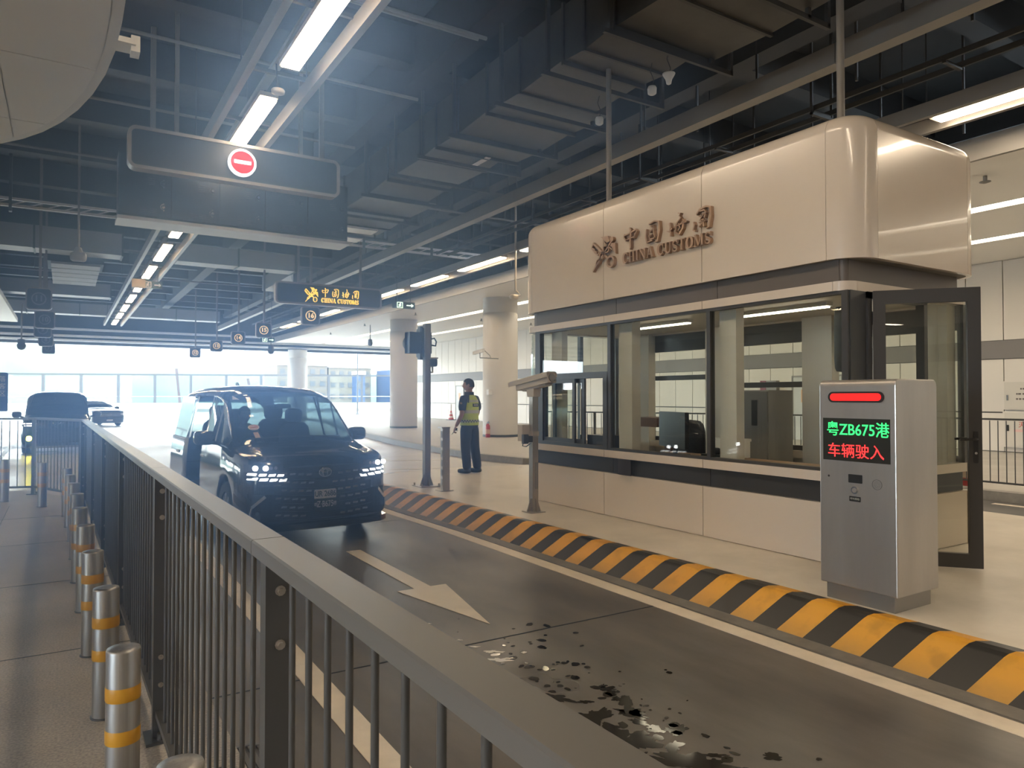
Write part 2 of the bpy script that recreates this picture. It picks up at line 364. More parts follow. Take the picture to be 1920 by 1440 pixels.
def emblem(mb, w, h, mp, d0, d1, ox=0, oy=0):
    """crossed key and winged staff, unit box"""
    def st(k): mb.strip(brush([(ox+x*w, oy+y*h, ww*(w+h)*.315) for x, y, ww in k]), mp, d0, d1)
    st([(.08, .88, .09), (.70, .30, .09)])                       # key shaft
    st([(.02, .74, .07), (.16, .66, .07)]); st([(.12, .64, .07), (.24, .56, .07)]); st([(.20, .54, .07), (.30, .47, .07)]); st([(.0, .74, .05), (.20, .52, .05)])
    st([(.02, .76, .06), (.10, .86, .06)]); st([(.28, .48, .05), (.36, .56, .05)])
    for a0, a1 in ((0, 180), (180, 360)): st(arcp(.80, .18, .14, .155, a0, a1, .085, n=10))
    st([(.06, .0, .075), (.84, .78, .075)])                      # staff
    mb.prism(circle(.075*(w+h)/2, 16, ox+.86*w, oy+.84*h), mp, d0, d1)
    for i in range(2):                                           # snakes
        sg = 1 if i else -1; P = []
        for k in range(21):
            t = k/20; a = .20+.50*t; am = .045+.10*t; q = sg*math.sin(t*PI*3)*am
            P.append((a-q*.72, a-.02+q*.72, .05+.02*t))
        st(P)
    st([(.70, .66, .06), (.56, .80, .05), (.58, .88, .05)]); st([(.72, .66, .06), (.86, .54, .05), (.92, .58, .05)])
    mb.prism([(ox+a*w, oy+b*h) for a, b in ((.78, .80), (.70, .98), (.40, 1.0), (.50, .93), (.47, .92), (.56, .87), (.54, .85), (.62, .82), (.62, .79), (.70, .78))], mp, d0, d1)
    mb.prism([(ox+a*w, oy+b*h) for a, b in ((.84, .74), (1.0, .70), (1.02, .38), (.96, .44), (.95, .48), (.91, .48), (.91, .54), (.87, .55), (.87, .62), (.80, .64))], mp, d0, d1)
    return mb
def customs_marks(parent, mat, mp, w, h, d0, d1, ):
    """emblem + four brush characters + english line in a box w*h, origin bottom-left; one part each"""
    # layout fractions from the sign
    o = emblem(MB(), .235*w, .98*h, mp, d0, d1, 0, 0).build('emblem', mat, parent, True)
    for i, ch in enumerate('中国海关'):
        call_char(MB(), ch, .145*w, .58*h, mp, d0, d1, w*(.30+.187*i), .41*h).build('character', mat, parent, True)
    m = MB(); serif_text(m, 'CHINA CUSTOMS', .30*h, lambda a, b, d: mp(a+.30*w, b+.02*h, d), d0, d1, .70*w)
    m.build('english_lettering', mat, parent, True)
# ================================================================== SETTING
def flat(name, pts, z, mat, thick=.02, kind=True):
    m = MB(); m.prism(pts, lambda a, b, d: (a, b, d), z-thick, z)
    return struct(name, m, mat) if kind else m
R4 = lambda x0, y0, x1, y1: [(x0, y0), (x1, y0), (x1, y1), (x0, y1)]
flat('floor', R4(-70, -18, 40, 56), -.02, CONC, .1)                       # general apron
flat('floor.001', R4(.62, -16, 4.45, 11.8), 0, LANE, .019)                 # dark van lane
flat('floor.002', [(10.1, -16), (12.9, -16), (12.9, 7.5), (12.2, 9.5), (10.6, 12.5), (10.1, 12.5)], 0, ASPH, .019)
flat('floor.003', R4(-200, 56, 300, 92), -.06, OUTR, .1)
flat('floor.004', R4(-700, 92, 900, 900), -9.0, M('far_ground', (0.093, 0.107, 0.098), .9), .2)
# walkway with kerb
wk = flat('walkway', [(-14, -16), (.70, -16), (.66, 2), (.50, 11.6), (.30, 12.1), (-.5, 13.9), (-14, 14.2)], .2, WALK, .22)
mj = MB()
for y in (-2.4, 1.2, 3.1, 5.0, 6.9, 8.8, 10.7): mj.box(-13.5, y-.004, .1995, .60-.012*max(y, 0), y+.004, .2015)
for x in (-.62, -2.4): mj.box(x-.004, -15, .1995, x+.004, 12, .2015)
j = mj.build('paving_joint', M('joint_dark', (.05, .047, .043), .8), wk)
# curved strip helper
def offset_line(pts, d):
    out = []
    for i, p in enumerate(pts):
        a = Vector(pts[max(i-1, 0)]); b = Vector(pts[min(i+1, len(pts)-1)]); t = (b-a).normalized(); out.append((p[0]-t.y*d, p[1]+t.x*d))
    return out
def sweep(name, pts, prof, mat, parent=None, struct_=True):
    """profile [(offset to the left of travel, z)] swept along 2D pts"""
    m = MB(); n = len(prof); L = [offset_line(pts, o) for o, _ in prof]
    m.add([(L[k][i][0], L[k][i][1], prof[k][1]) for i in range(len(pts)) for k in range(n)],
          [(i*n+k, i*n+(k+1) % n, (i+1)*n+(k+1) % n, (i+1)*n+k) for i in range(len(pts)-1) for k in range(n)]+[tuple(range(n)), tuple(range((len(pts)-1)*n, len(pts)*n))[::-1]])
    if parent is None: return struct(name, m, mat)
    return m.build(name, mat, parent)
# striped island kerb: slanted front, flat top, black and yellow stripes painted on it
def stripes():
    m = M('kerb_stripes', (.8, .4, .03), .4); nt = m.node_tree; b = nt.nodes['Principled BSDF']
    uv = nt.nodes.new('ShaderNodeUVMap'); sx = nt.nodes.new('ShaderNodeSeparateXYZ'); nt.links.new(uv.outputs[0], sx.inputs[0])
    md = nt.nodes.new('ShaderNodeMath'); md.operation = 'FRACT'; nt.links.new(sx.outputs[0], md.inputs[0])
    gt = nt.nodes.new('ShaderNodeMath'); gt.operation = 'GREATER_THAN'; gt.inputs[1].default_value = .5; nt.links.new(md.outputs[0], gt.inputs[0])
    tc = nt.nodes.new('ShaderNodeTexCoord'); n = nt.nodes.new('ShaderNodeTexNoise'); n.inputs['Scale'].default_value = 7; n.inputs['Detail'].default_value = 8
    nt.links.new(tc.outputs['Object'], n.inputs['Vector'])
    ry = nt.nodes.new('ShaderNodeValToRGB'); ry.color_ramp.elements[0].color = (.46, .22, .015, 1); ry.color_ramp.elements[1].color = (.62, .29, .02, 1)
    ry.color_ramp.elements[0].position = .3; ry.color_ramp.elements[1].position = .5
    nt.links.new(n.outputs[0], ry.inputs[0])
    mx = nt.nodes.new('ShaderNodeMixRGB'); nt.links.new(gt.outputs[0], mx.inputs[0]); nt.links.new(ry.outputs[0], mx.inputs[1]); mx.inputs[2].default_value = (.012, .012, .012, 1)
    # scuffed dirt low on the face
    mr = nt.nodes.new('ShaderNodeMapRange'); mr.inputs[1].default_value = .0; mr.inputs[2].default_value = .35; mr.inputs[3].default_value = .75; mr.inputs[4].default_value = 0; nt.links.new(sx.outputs[1], mr.inputs[0])
    ml = nt.nodes.new('ShaderNodeMath'); ml.operation = 'MULTIPLY'; nt.links.new(mr.outputs[0], ml.inputs[0]); nt.links.new(n.outputs[0], ml.inputs[1])
    m2 = nt.nodes.new('ShaderNodeMixRGB'); nt.links.new(ml.outputs[0], m2.inputs[0]); nt.links.new(ry.outputs[0], m2.inputs[1]); m2.inputs[2].default_value = (.14, .12, .05, 1)
    nt.links.new(m2.outputs[0], mx.inputs[1]); mx.inputs[2].default_value = (.007, .007, .007, 1); nt.links.new(mx.outputs[0], b.inputs['Base Color'])
    return m
KPATH = [(4.40, -14), (4.40, 0), (4.40, 4), (4.38, 8), (4.30, 10.4), (4.27, 11.6)]
for i in range(1, 11):
    t = i/10*PI/2*.95; KPATH.append((4.27+1.7*(1-math.cos(t)), 11.6+1.9*math.sin(t)))
def kerb():
    pts = []
    for a, b in zip(KPATH[:-1], KPATH[1:]):
        k = max(1, int(math.hypot(b[0]-a[0], b[1]-a[1])/.25))
        pts += [(a[0]+(b[0]-a[0])*i/k, a[1]+(b[1]-a[1])*i/k) for i in range(k)]
    pts.append(KPATH[-1])
    prof = [(0, 0.0, 0.), (-.235, .190, .62), (-.262, .209, .70), (-.30, .221, .78), (-.37, .222, 1.0)]  # (offset right, z, v)
    L = [offset_line(pts, o) for o, _, _ in prof]; s = [0]
    for a, b in zip(pts[:-1], pts[1:]): s.append(s[-1]+math.hypot(b[0]-a[0], b[1]-a[1]))
    me = bpy.data.meshes.new('kerb'); vs = []; uvs = []
    skew = (0, .105, .12, .14, .19)
    for i in range(len(pts)):
        for k, (o, z, v) in enumerate(prof): vs.append((*L[k][i], z)); uvs.append(((s[i]+skew[k])/.43, v))
    n = len(prof); fs = [(i*n+k, i*n+k+1, (i+1)*n+k+1, (i+1)*n+k) for i in range(len(pts)-1) for k in range(n-1)]
    me.from_pydata(vs, [], fs); ul = me.uv_layers.new(name='UVMap')
    for lp in me.loops: ul.data[lp.index].uv = uvs[lp.vertex_index]
    me.materials.append(stripes()); me.update()
    o = bpy.data.objects.new('kerb', me); C.objects.link(o); o['kind'] = 'structure'; o['label'] = 'black and yellow striped concrete kerb along the booth island'
    return pts
kp = kerb()
isl = offset_line(kp, -.345)
flat('island', [p for p in isl]+[(7.2, 13.3), (9.0, 13.0), (9.9, 11.6), (10.1, 9), (10.1, -14)], .219, ISLE, .30)
sweep('gutter', kp, [(.0, -.01), (.0, .012), (.14, .004), (.14, -.01)], M('gutter_concrete', (.13, .12, .11), .55, noise=(5, (.19, .18, .16))))
# far kerb and pavement in front of the back wall
FK = [(12.95, -16), (12.95, 5), (12.9, 8), (12.2, 10.6), (10.8, 13.2), (9.85, 15.2), (9.55, 17), (9.75, 20.5), (10.05, 24.3), (10.9, 29), (12.2, 36), (14.5, 46), (15, 52)]
flat('pavement', FK+[(23.2, 52), (23.2, -16)], .15, M('pavement_grey', (.36, .34, .31), .5, noise=(1.0, (.44, .42, .38))), .25)
sweep('kerb.001', FK, [(0.02, -.01), (-.0, .152), (-.22, .153), (-.22, -.01)], KSTONE)
# painted lines and arrow
trim = MB()
def line(n, x0, y0, x1, y1, w, z=.0035, mat=PAINT):
    m = MB(); d = Vector((x1-x0, y1-y0)).normalized(); p = Vector((-d.y, d.x))*w/2
    m.prism([(x0+p.x, y0+p.y), (x0-p.x, y0-p.y), (x1-p.x, y1-p.y), (x1+p.x, y1+p.y)], lambda a, b, dd: (a, b, dd), z-.004, z)
    return struct(n, m, mat)
line('trim_1', 4.15, -14, 4.15, 8.0, .16); line('trim_14', 4.15, 8.0, 4.03, 11.4, .16)
line('trim_2', 1.29, -14, 1.29, 9.5, .15)
m = MB(); m.prism([(2.64, 7.64), (2.80, 7.64), (2.80, 5.84), (2.95, 5.84), (2.715, 4.64), (2.48, 5.84), (2.64, 5.84)], lambda a, b, d: (a, b, d), 0, .004); struct('trim_3', m, PAINT)
line('trim_4', 12.55, -16, 12.55, 5.6, .14); line('trim_5', 10.75, 5.0, 10.6, 8.5, .14); line('trim_6', 10.5, -10, 10.5, 4.2, .12)
for i, (a, b) in enumerate([((6.4, 15.2), (9.2, 14.2)), ((6.6, 15.9), (9.1, 15.0)), ((7.0, 13.9), (9.4, 13.2)), ((4.6, 19), (8.8, 17.6)), ((-1.5, 24), (-1.6, 34))]): line('trim_%d' % (7+i), *a, *b, .13, z=-.015)
line('trim_12', -40, 62, 60, 58, .2, z=-.05); 
mj = MB(); mj.box(.66, 4.33, -.001, 4.3, 4.345, .0015); mj.box(.66, -.5, -.001, 4.3, -.488, .0015); mj.box(.66, 9.2, -.001, 4.3, 9.212, .0015); struct('trim_13', mj, M('joint_black', (.012, .012, .012), .8))

# ------------------------------------------------------------------ back wall with its panels
wr_ = MB(); wr_.box(22.46, -16, 0, 22.9, 52, 6.3); wall = struct('wall_right', wr_, M('wall_gap', (.12, .11, .10), .7))
def panel(y0, y1, z0, z1):
    m = MB(); m.box(22.40, y0+.012, z0+.01, 22.47, y1-.012, z1-.01); return m
y = -15.8; k = 0
while y < 51.5:
    panel(y, y+.98, 3.29, 5.55).build('wall_panel', WALLM, wall)
    panel(y, y+.98, 1.27, 2.77).build('wall_panel', WALLM, wall); panel(y, y+.98, .16, 1.25).build('wall_panel', WALLM, wall)
    y += .98
bd = MB(); bd.box(22.37, -15.8, 2.775, 22.47, 51.8, 3.285); bd.build('wall_band', BANDM, wall)
# service door and cabinets on that wall
def wdoor(n, y0, y1, z1):
    d = thing(n, None, None, (22.36, (y0+y1)/2, .15)); d['kind'] = 'structure'
    m = MB(); m.box(22.33, y0-.06, .15, 22.40, y0, z1+.06); m.box(22.33, y1, .15, 22.40, y1+.06, z1+.06); m.box(22.33, y0, z1, 22.40, y1, z1+.06); m.build('door_frame', MGREY, d, True)
    m = MB(); m.box(22.35, y0, .16, 22.39, y1, z1); m.build('door_leaf', M('door_paint', (.55, .56, .55), .5), d, True)
    m = MB(); m.box(22.31, y0+.08, 1.05, 22.35, y0+.12, 1.25); m.cyl((22.30, y0+.1, 1.15), (22.30, y0+.25, 1.15), .012); m.build('door_handle', STEEL, d, True)
    m = MB(); m.box(22.345, (y0+y1)/2-.14, 1.5, 22.352, (y0+y1)/2+.14, 1.95); m.build('notice', M('notice_orange', (.75, .42, .22), .6), d, True)
wdoor('door_1', 41.7, 42.75, 2.4); wdoor('door_2', 49.4, 50.6, 2.3); wdoor('door_3', 14.6, 15.5, 2.4); wdoor('door_4', 15.56, 16.5, 2.4)
hyd = thing('hydrant_cabinet', 'white fire hydrant cabinet door with red lettering behind the black railing', 'cabinet', (22.3, 9.2, .3))
m = MB(); m.box(22.30, 8.35, .30, 22.368, 9.68, 1.30); m.build('body', WALLM, hyd, True)
m = MB(); m.box(22.285, 8.40, .34, 22.305, 9.63, 1.26); m.build('door', M('cab_door', (.58, .55, .49), .4), hyd, True)
m = MB(); m.box(22.27, 9.52, .75, 22.287, 9.57, .92); m.build('latch', BLACK, hyd, True)
mpw = lambda cy, cz: (lambda a, b, d: (22.284-d, cy-a, cz+b))
m = MB(); text_mesh(m, '灭火器箱', .17, mpw(8.95, .92), 0, .003); m.build('red_lettering', M('letter_red', (.55, .05, .05), .5), hyd, True)
m = MB(); m.box(22.281, 8.5, .73, 22.286, 9.4, .80); m.build('notice_strip', M('notice_pink', (.7, .45, .42), .5), hyd, True)
cab = thing('valve_cabinet', 'white flush cabinet with small printed notice, above the hydrant cabinet', 'cabinet', (22.3, 9.2, 1.3))
m = MB(); m.box(22.30, 8.35, 1.34, 22.368, 9.68, 2.14); m.build('body', WALLM, cab, True)
m = MB(); m.box(22.285, 8.40, 1.37, 22.305, 9.63, 2.11); m.build('door', M('cab_door', (.58, .55, .49), .4), cab, True)
m = MB(); m.box(22.27, 9.52, 1.60, 22.287, 9.57, 1.75); m.build('latch', CHROME, cab, True)
m = MB()
rdn = random.Random(3)
for i in range(3):
    a = -.36+.1*(i == 0)
    while a < .34: w_ = rdn.uniform(.03, .07); m.prism(rrect(w_, .045, .004, 1, a, 0), mpw(8.95, 1.92-.14*i), 0, .003); a += w_+.025
m.build('printed_notice', M('letter_grey', (.12, .10, .09), .5), cab, True)
tag(MB().box(22.34, 43.5, .85, 22.40, 44.3, 1.2).build('notice_board', WHITE), 'small white notice plate low on the back wall left of the door', 'notice')
bx = thing('call_box', 'grey wall box with red edge on back wall seen through booth window', 'box', (22.2, 17.4, 1.2))
MB().box(22.18, 17.1, 1.15, 22.368, 17.55, 2.3).build('body', MGREY, bx, True); MB().box(22.16, 17.55, 1.15, 22.368, 17.8, 2.3).build('side', M('maroon', (.18, .02, .03), .4), bx, True)

# ------------------------------------------------------------------ columns
def column(n, x, y, top, r=.685):
    m = MB(); m.lathe([(r, 0.0), (r, top-.62), (r-.03, top-.60), (r-.03, top-.57), (r, top-.55), (r, top)], (x, y, 0), 40); o = struct(n, m, COLM, 'thick round grey column')
    b = MB(); b.lathe([(r+.004, .13), (r+.004, .22)], (x, y, .02), 40); b.build('base_ring', DGREY, o)
    return o
column('pillar', 14.45, 33.3, 5.55); column('pillar.001', 14.5, 24.0, 5.55); column('pillar.002', 14.4, 52.4, 5.1); column('pillar.003', 14.5, 14.0, 5.55) if False else None

# ------------------------------------------------------------------ white soffit on the booth side, with two light slots
m = MB()
for x0, x1 in ((12.44, 15.70), (16.12, 19.0), (19.42, 22.46)): m.box(x0, -16, 5.55, x1, 51.5, 5.75)
m.box(12.40, -16, 5.52, 12.46, 51.5, 5.80); m.box(12.40, 51.4, 5.52, 22.46, 51.5, 5.80)
sf = struct('ceiling.001', m, SOFF, 'white soffit over the back pavement')
m = MB()
for x in (15.70, 19.0): m.box(x, -16, 5.75, x+.42, 51.5, 5.78)
m.build('slot_back', BLACK, sf)
m = MB(); m.box(12.36, -16, 5.50, 12.44, 51.5, 5.86); m.build('edge_channel', RAILM, sf)
for i, x in enumerate((15.92, 19.22)):
    m = MB(); m.box(x-.085, -15, 5.60, x+.085, 51, 5.66); o = m.build('slot_lamp', LAMPC); tag(o, ['continuous lit lamp strip in the soffit slot nearer the columns', 'continuous lit lamp strip in the soffit slot nearer the back wall'][i], 'lamp', 'soffit slot lamps')
for i, (x, y) in enumerate(((13.57, 6.12), (17.5, 9), (14.2, 12), (13.6, 30), (17.4, 30.6), (20.6, 31), (13.4, 36), (17.8, 39), (13.5, 42))):
    m = MB(); m.cyl((x, y, 5.44), (x, y, 5.55), .035, 8); m.lathe([(.03, 0), (.09, .02), (.09, .03)], (x, y, 5.42), 12); o = m.build('sprinkler_head', MGREY)
    tag(o, 'small sprinkler head under the white soffit, %s counted from the near end' % ORD[i], 'sprinkler', 'soffit sprinkler heads')

# ------------------------------------------------------------------ dark ceiling: slab, ribs, beams
m = MB(); m.box(-40, -18, 8.0, 24, 52.6, 8.3); ce = struct('ceiling', m, CEIL, 'black painted concrete ceiling with beams')
for i in range(24):
    y = -15+2.9*i; m = MB(); m.box(-38, y, 7.35, 23.5, y+.34, 8.02); m.build('ceiling_beam', BEAMM, ce)
for x in (-6, 5.0, 9.2, 16): m = MB(); m.box(x, -17, 7.1, x+.4, 52, 8.02); m.build('ceiling_beam', BEAMM, ce)
# far fascia in three steps with flanges coloured pale for the bounced light they catch
m = MB()
m.box(-40, 52.0, 5.92, 30, 52.3, 8.1); m.box(-40, 52.2, 5.52, 30, 52.5, 5.92); m.box(-40, 52.4, 5.26, 30, 52.7, 5.52); m.box(-40, 52.6, 5.0, 30, 53.3, 5.26)
fa = struct('beam', m, M('fascia_blue_grey', (.05, .058, .075), .55), 'stepped dark fascia beam over the far opening')
for y, z in ((51.9, 5.92), (52.1, 5.52), (52.3, 5.26)):
    m = MB(); m.box(-40, y-.10, z-.09, 30, y+.34, z+.03); m.build('fascia_flange', M('flange_white', (.80, .82, .84), .4), fa)
# rear end wall and left side of the hall, behind the photographer
m = MB(); m.box(-40, -18.4, 0, 24, -18, 8.2); struct('wall_rear', m, M('wall_concrete', (.30, .28, .25), .7))
m = MB(); m.box(-24.4, -18, 0, -24, -7, 8.2); m.box(-24.4, 1, 0, -24, 46, 8.2); m.box(-24.4, -7, 5.2, -24, 1, 8.2); struct('wall_left', m, MATS['wall_concrete'])

# left soffit (its tip shows at the frame edge) and the rounded canopy above the walkway
m = MB(); m.box(-24, 14.5, 5.55, -2.05, 44.6, 5.75); struct('ceiling.002', m, SOFF, 'white soffit over the drop-off side')
cn = thing('canopy', 'white panelled canopy with a rounded corner over the walkway', 'canopy', (-3, 2, 4.2))
def can_loop(d=0):
    P = [(.305-d, -14)]
    for i in range(13):
        t = PI/2*i/12; P.append((-1.55+1.855*math.cos(t)**.9-d*math.cos(t), 5.35+3.75*math.sin(t)**1.0-d*math.sin(t)))
    return P+[(-5, 9.25-d), (-8, 9.25-d), (-8, -14)]
P = can_loop(); m = MB(); m.prism(can_loop(.03), lambda a, b, d: (a, b, d), 4.205, 4.6); m.build('fascia', SOFF, cn, True)
m = MB(); L0 = can_loop(0); L1 = can_loop(.07); n = len(L0)-2
m.add([(a, b, 4.19) for a, b in L0[:n]]+[(a, b, 4.19) for a, b in L1[:n]]+[(a, b, 4.26) for a, b in L0[:n]], [(i, i+1, n+i+1, n+i) for i in range(n-1)]+[(i, i+1, 2*n+i+1, 2*n+i) for i in range(n-1)])
m.build('edge_trim', WHITE, cn, True)
from itertools import product
def clip_panel(x0, x1, y0, y1):
    """panel rectangle clipped to the canopy outline"""
    poly = [(x0, y0), (x1, y0), (x1, y1), (x0, y1)]
    cl = can_loop(.075)[::-1]
    for i in range(len(cl)):
        a = cl[i]; b = cl[(i+1) % len(cl)]; out = []
        side = lambda p: (b[0]-a[0])*(p[1]-a[1])-(b[1]-a[1])*(p[0]-a[0])
        for j in range(len(poly)):
            p, q = poly[j], poly[(j+1) % len(poly)]; sp, sq = side(p), side(q)
            if sp <= 1e-9: out.append(p)
            if (sp < -1e-9 and sq > 1e-9) or (sp > 1e-9 and sq < -1e-9):
                t = sp/(sp-sq); out.append((p[0]+(q[0]-p[0])*t, p[1]+(q[1]-p[1])*t))
        poly = out
        if len(poly) < 3: return None
    return poly
cxs = [-8, -6.4, -4.8, -3.2, -1.9, -.43, 1]; cys = [-14, -8, -4, 0, 2.6, 5.0, 6.25, 7.75, 9.5]
for i, jj in product(range(len(cxs)-1), range(len(cys)-1)):
    p = clip_panel(cxs[i]+.006, cxs[i+1]-.006, cys[jj]+.006, cys[jj+1]-.006)
    if p: m = MB(); m.prism(p, lambda a, b, d: (a, b, d), 4.185, 4.21); m.build('soffit_panel', SOFF, cn, True)
m = MB(); m.box(.295, 5.95, 4.32, .43, 6.14, 4.36); m.box(.40, 5.98, 4.28, .46, 6.11, 4.40); o = m.build('junction_box', WHITE)
tag(o, 'small white junction box at the canopy edge', 'box')

# ------------------------------------------------------------------ light troughs and luminaires
def trough(name, label, x0, x1, y0, y1, z, lampx, lw, starts, ln, lab, grp):
    t = thing(name, label, 'light trough', ((x0+x1)/2, y0, z))
    for x in (x0, x1-.09):
        m = MB(); m.box(x, y0, z, x+.09, y1, z+.22); m.build('side_rail', RAILM, t, True)
    for k in range(int((y1-y0)/1.95)):
        y = y0+.5+1.95*k; m = MB(); m.box(x0+.05, y, z+.20, x1-.05, y+.05, z+.25); m.build('cross_bracket', RODM, t, True)
    m = MB()
    for k in range(int((y1-y0)/3.9)):
        for x in (x0+.045, x1-.045): m.cyl((x, y0+.6+3.9*k, z+.2), (x, y0+.6+3.9*k, 8.0), .012, 6)
    o = m.build('hanger_rods', RODM, t, True); o['kind'] = 'stuff'
    m = MB(); m.box(lampx-.10, y0, z+.26, lampx+.02, y1, z+.32); m.build('cable_channel', MGREY, t, True)
    for i, y in enumerate(starts):
        l = thing('strip_luminaire', lab % ORD[i], 'lamp', (lampx, y+ln/2, z+.05), 0, grp)
        m = MB(); m.box(lampx-lw/2-.012, y-.06, z+.075, lampx+lw/2+.012, y+ln+.06, z+.14); m.build('housing', CAMW, l, True)
        m = MB(); m.box(lampx-lw/2, y, z+.045, lampx+lw/2, y+ln, z+.076); m.build('diffuser', LAMPM, l, True)
        m = MB()
        for yy in (y+.2, y+ln-.2): m.cyl((lampx, yy, z+.14), (lampx, yy, z+.28), .015, 6)
        m.build('mount', RODM, l, True)
trough('light_trough', 'twin rail light trough hanging above the van lane', 1.93, 2.90, -14, 48.5, 5.9, 2.44, .23, [10.46-3.88*3+3.88*i for i in range(13)], 2.72, '%s lit strip from the near end of trough above the van lane', 'strip lamps above van lane')
trough('light_trough.001', 'twin rail light trough above the white soffit edge past the booth', 10.92, 11.70, -14, 48.5, 5.9, 11.35, .23, [18.63-3.9*5+3.9*i for i in range(12)], 2.75, '%s lit strip from near end of trough beyond the booth', 'strip lamps beyond booth')
r = thing('ceiling_rail', 'long single box rail running past above the booth', 'rail', (8.3, 0, 5.9))
for y0, y1 in ((-14, -2.2), (-2.19, 1.6), (1.61, 5.4), (5.41, 13), (13.01, 21), (21.01, 30), (30.01, 39), (39.01, 48.5)):
    m = MB(); m.box(8.19, y0, 5.9, 8.40, y1, 6.16); m.build('rail_length', RAILM, r, True)
m = MB()
for k in range(14): m.cyl((8.3, -13+4.4*k, 6.15), (8.3, -13+4.4*k, 8), .014, 6)
m.build('hanger_rods', RODM, r, True)['kind'] = 'stuff'
# cable ladder beside the right trough
cl = thing('cable_ladder', 'black cable ladder with brackets running beside the far light trough', 'cable ladder', (10.3, 0, 6.2))
for x in (10.05, 10.45): MB().box(x, -14, 6.25, x+.04, 47, 6.33).build('side_rail', RODM, cl, True)
for k in range(30): MB().box(10.05, -13+2*k, 6.22, 10.49, -12.95+2*k, 6.26).build('rung', RODM, cl, True)
for k in range(16):
    m = MB(); y = -13+4*k; m.box(10.0, y, 6.18, 10.55, y+.05, 6.22); m.box(10.0, y, 6.18, 10.03, y+.04, 8); m.box(10.52, y, 6.18, 10.55, y+.04, 8); m.build('hanger', RODM, cl, True)

# ------------------------------------------------------------------ main duct with trapeze hangers
du = thing('air_duct', 'wide grey rectangular air duct hung beside the booth lane', 'duct', (6.1, 10, 6.0))
ys = [-14, -11, -8, -5.2, -2.5, .2, 2.6, 4.2, 5.5, 6.38, 6.95, 7.39, 8.43, 9.35, 10.3, 11.1, 11.76, 13.28, 14.33, 15.9, 17.2, 18.6, 19.9]
for i, (a, b) in enumerate(zip(ys[:-1], ys[1:])):
    m = MB(); dz = .05*(i % 2); x0, x1 = 5.42, 7.05-.28*((i // 3) % 2)
    m.hexa([(x0, a, 6.0+dz), (x1, a, 6.0+dz), (x1, a, 6.75), (x0, a, 6.75)], [(x0, b-.012, 6.03-dz*.6), (x1, b-.012, 6.03-dz*.6), (x1, b-.012, 6.75), (x0, b-.012, 6.75)]); m.build('duct_section', DUCTM, du, True)
    m = MB(); m.box(x0-.03, b-.03, 5.97, x1+.03, b+.01, 6.78); m.build('flange', RODM, du, True)
for y in (-9, -6, -3, 0, 2.5, 4.9, 6.3, 7.56, 8.73, 10.2, 11.4, 12.6, 14.2, 16, 18):
    m = MB(); m.box(5.2, y, 5.88, 7.35, y+.045, 5.94); m.box(5.28, y, 5.9, 5.33, y+.045, 8); m.box(6.95, y, 5.9, 7.0, y+.045, 8); m.box(7.30, y, 5.9, 7.35, y+.045, 6.5); m.build('hanger', RODM, du, True)
m = MB(); m.box(6.35, 11.0, 5.975, 6.45, 11.6, 5.99); m.build('label_strip', WHITE, du, True)
# cross ducts, tray and pipes of the far part
def cross_duct(x0, x1, y, z, w, h, lab, segs=None):
    d = thing('air_duct', lab, 'duct', ((x0+x1)/2, y, z)); k = max(2, int((x1-x0)/2.2))
    for i in range(k):
        a = x0+(x1-x0)*i/k; b = x0+(x1-x0)*(i+1)/k; m = MB(); m.box(a, y, z, b-.02, y+w, z+h); m.build('duct_section', M('duct_pale', (.32, .33, .34), .5), d, True)
        m = MB(); m.box(b-.05, y-.03, z-.03, b-.0, y+w+.03, z+h+.03); m.build('flange', RODM, d, True)
    return d
cross_duct(-8, 1.6, 26.4, 6.3, .9, .7, 'pale rectangular duct crossing nearest, left of the lamp trough')
cross_duct(3.2, 7.2, 26.4, 6.3, .8, .6, 'pale rectangular duct right of the lamp trough behind the display cabinet')
cross_duct(-9, 1.8, 37.5, 6.25, .9, .6, 'pale duct crossing far behind the unlit eleven sign')
cross_duct(-9, 8.0, 46.0, 6.25, .9, .6, 'long pale duct crossing just before the far fascia beam')
d = thing('duct_elbow', 'pale duct elbow bending down towards customs hanging sign', 'duct', (7.0, 26.4, 6.3))
m = MB(); m.hexa([(7.2, 26.4, 6.3), (7.2, 27.2, 6.3), (7.2, 27.2, 6.9), (7.2, 26.4, 6.9)], [(7.25, 30.4, 6.3), (8.05, 30.0, 6.3), (8.05, 30.0, 6.9), (7.25, 30.4, 6.9)]); m.build('bend', MATS['duct_pale'], d, True)
m = MB(); m.box(7.25, 30.2, 6.3, 8.05, 32.0, 6.9); m.build('lower_length', MATS['duct_pale'], d, True)
g = thing('air_grille', 'stacked grey louvre panels under the ceiling left of the lamp trough', 'grille', (.2, 28, 6.0))
for i in range(5):
    m = MB(); y = 27.6+.0*i+1.0*i; m.hexa([(-.4, y, 6.05), (1.0, y, 6.05), (1.0, y+.55, 6.0), (-.4, y+.55, 6.0)], [(-.4, y, 6.12), (1.0, y, 6.12), (1.0, y+.55, 6.07), (-.4, y+.55, 6.07)]); m.build('louvre', MATS['duct_pale'], g, True)
m = MB(); m.box(-.5, 27.5, 6.12, 1.1, 29.1, 6.9); m.build('plenum', BEAMM, g, True)
g2 = thing('air_grille', 'bright double louvre beside the display cabinet under the duct end', 'grille', (5.6, 19, 5.8))
for i in range(2):
    MB().box(5.1, 17.2+1.1*i, 5.92, 6.75, 17.7+1.1*i, 5.98).build('louvre', MATS['flange_white'], g2, True)
tr = thing('cable_tray', 'pale perforated cable tray crossing the ceiling behind the display cabinet', 'cable tray', (0, 21, 6.25))
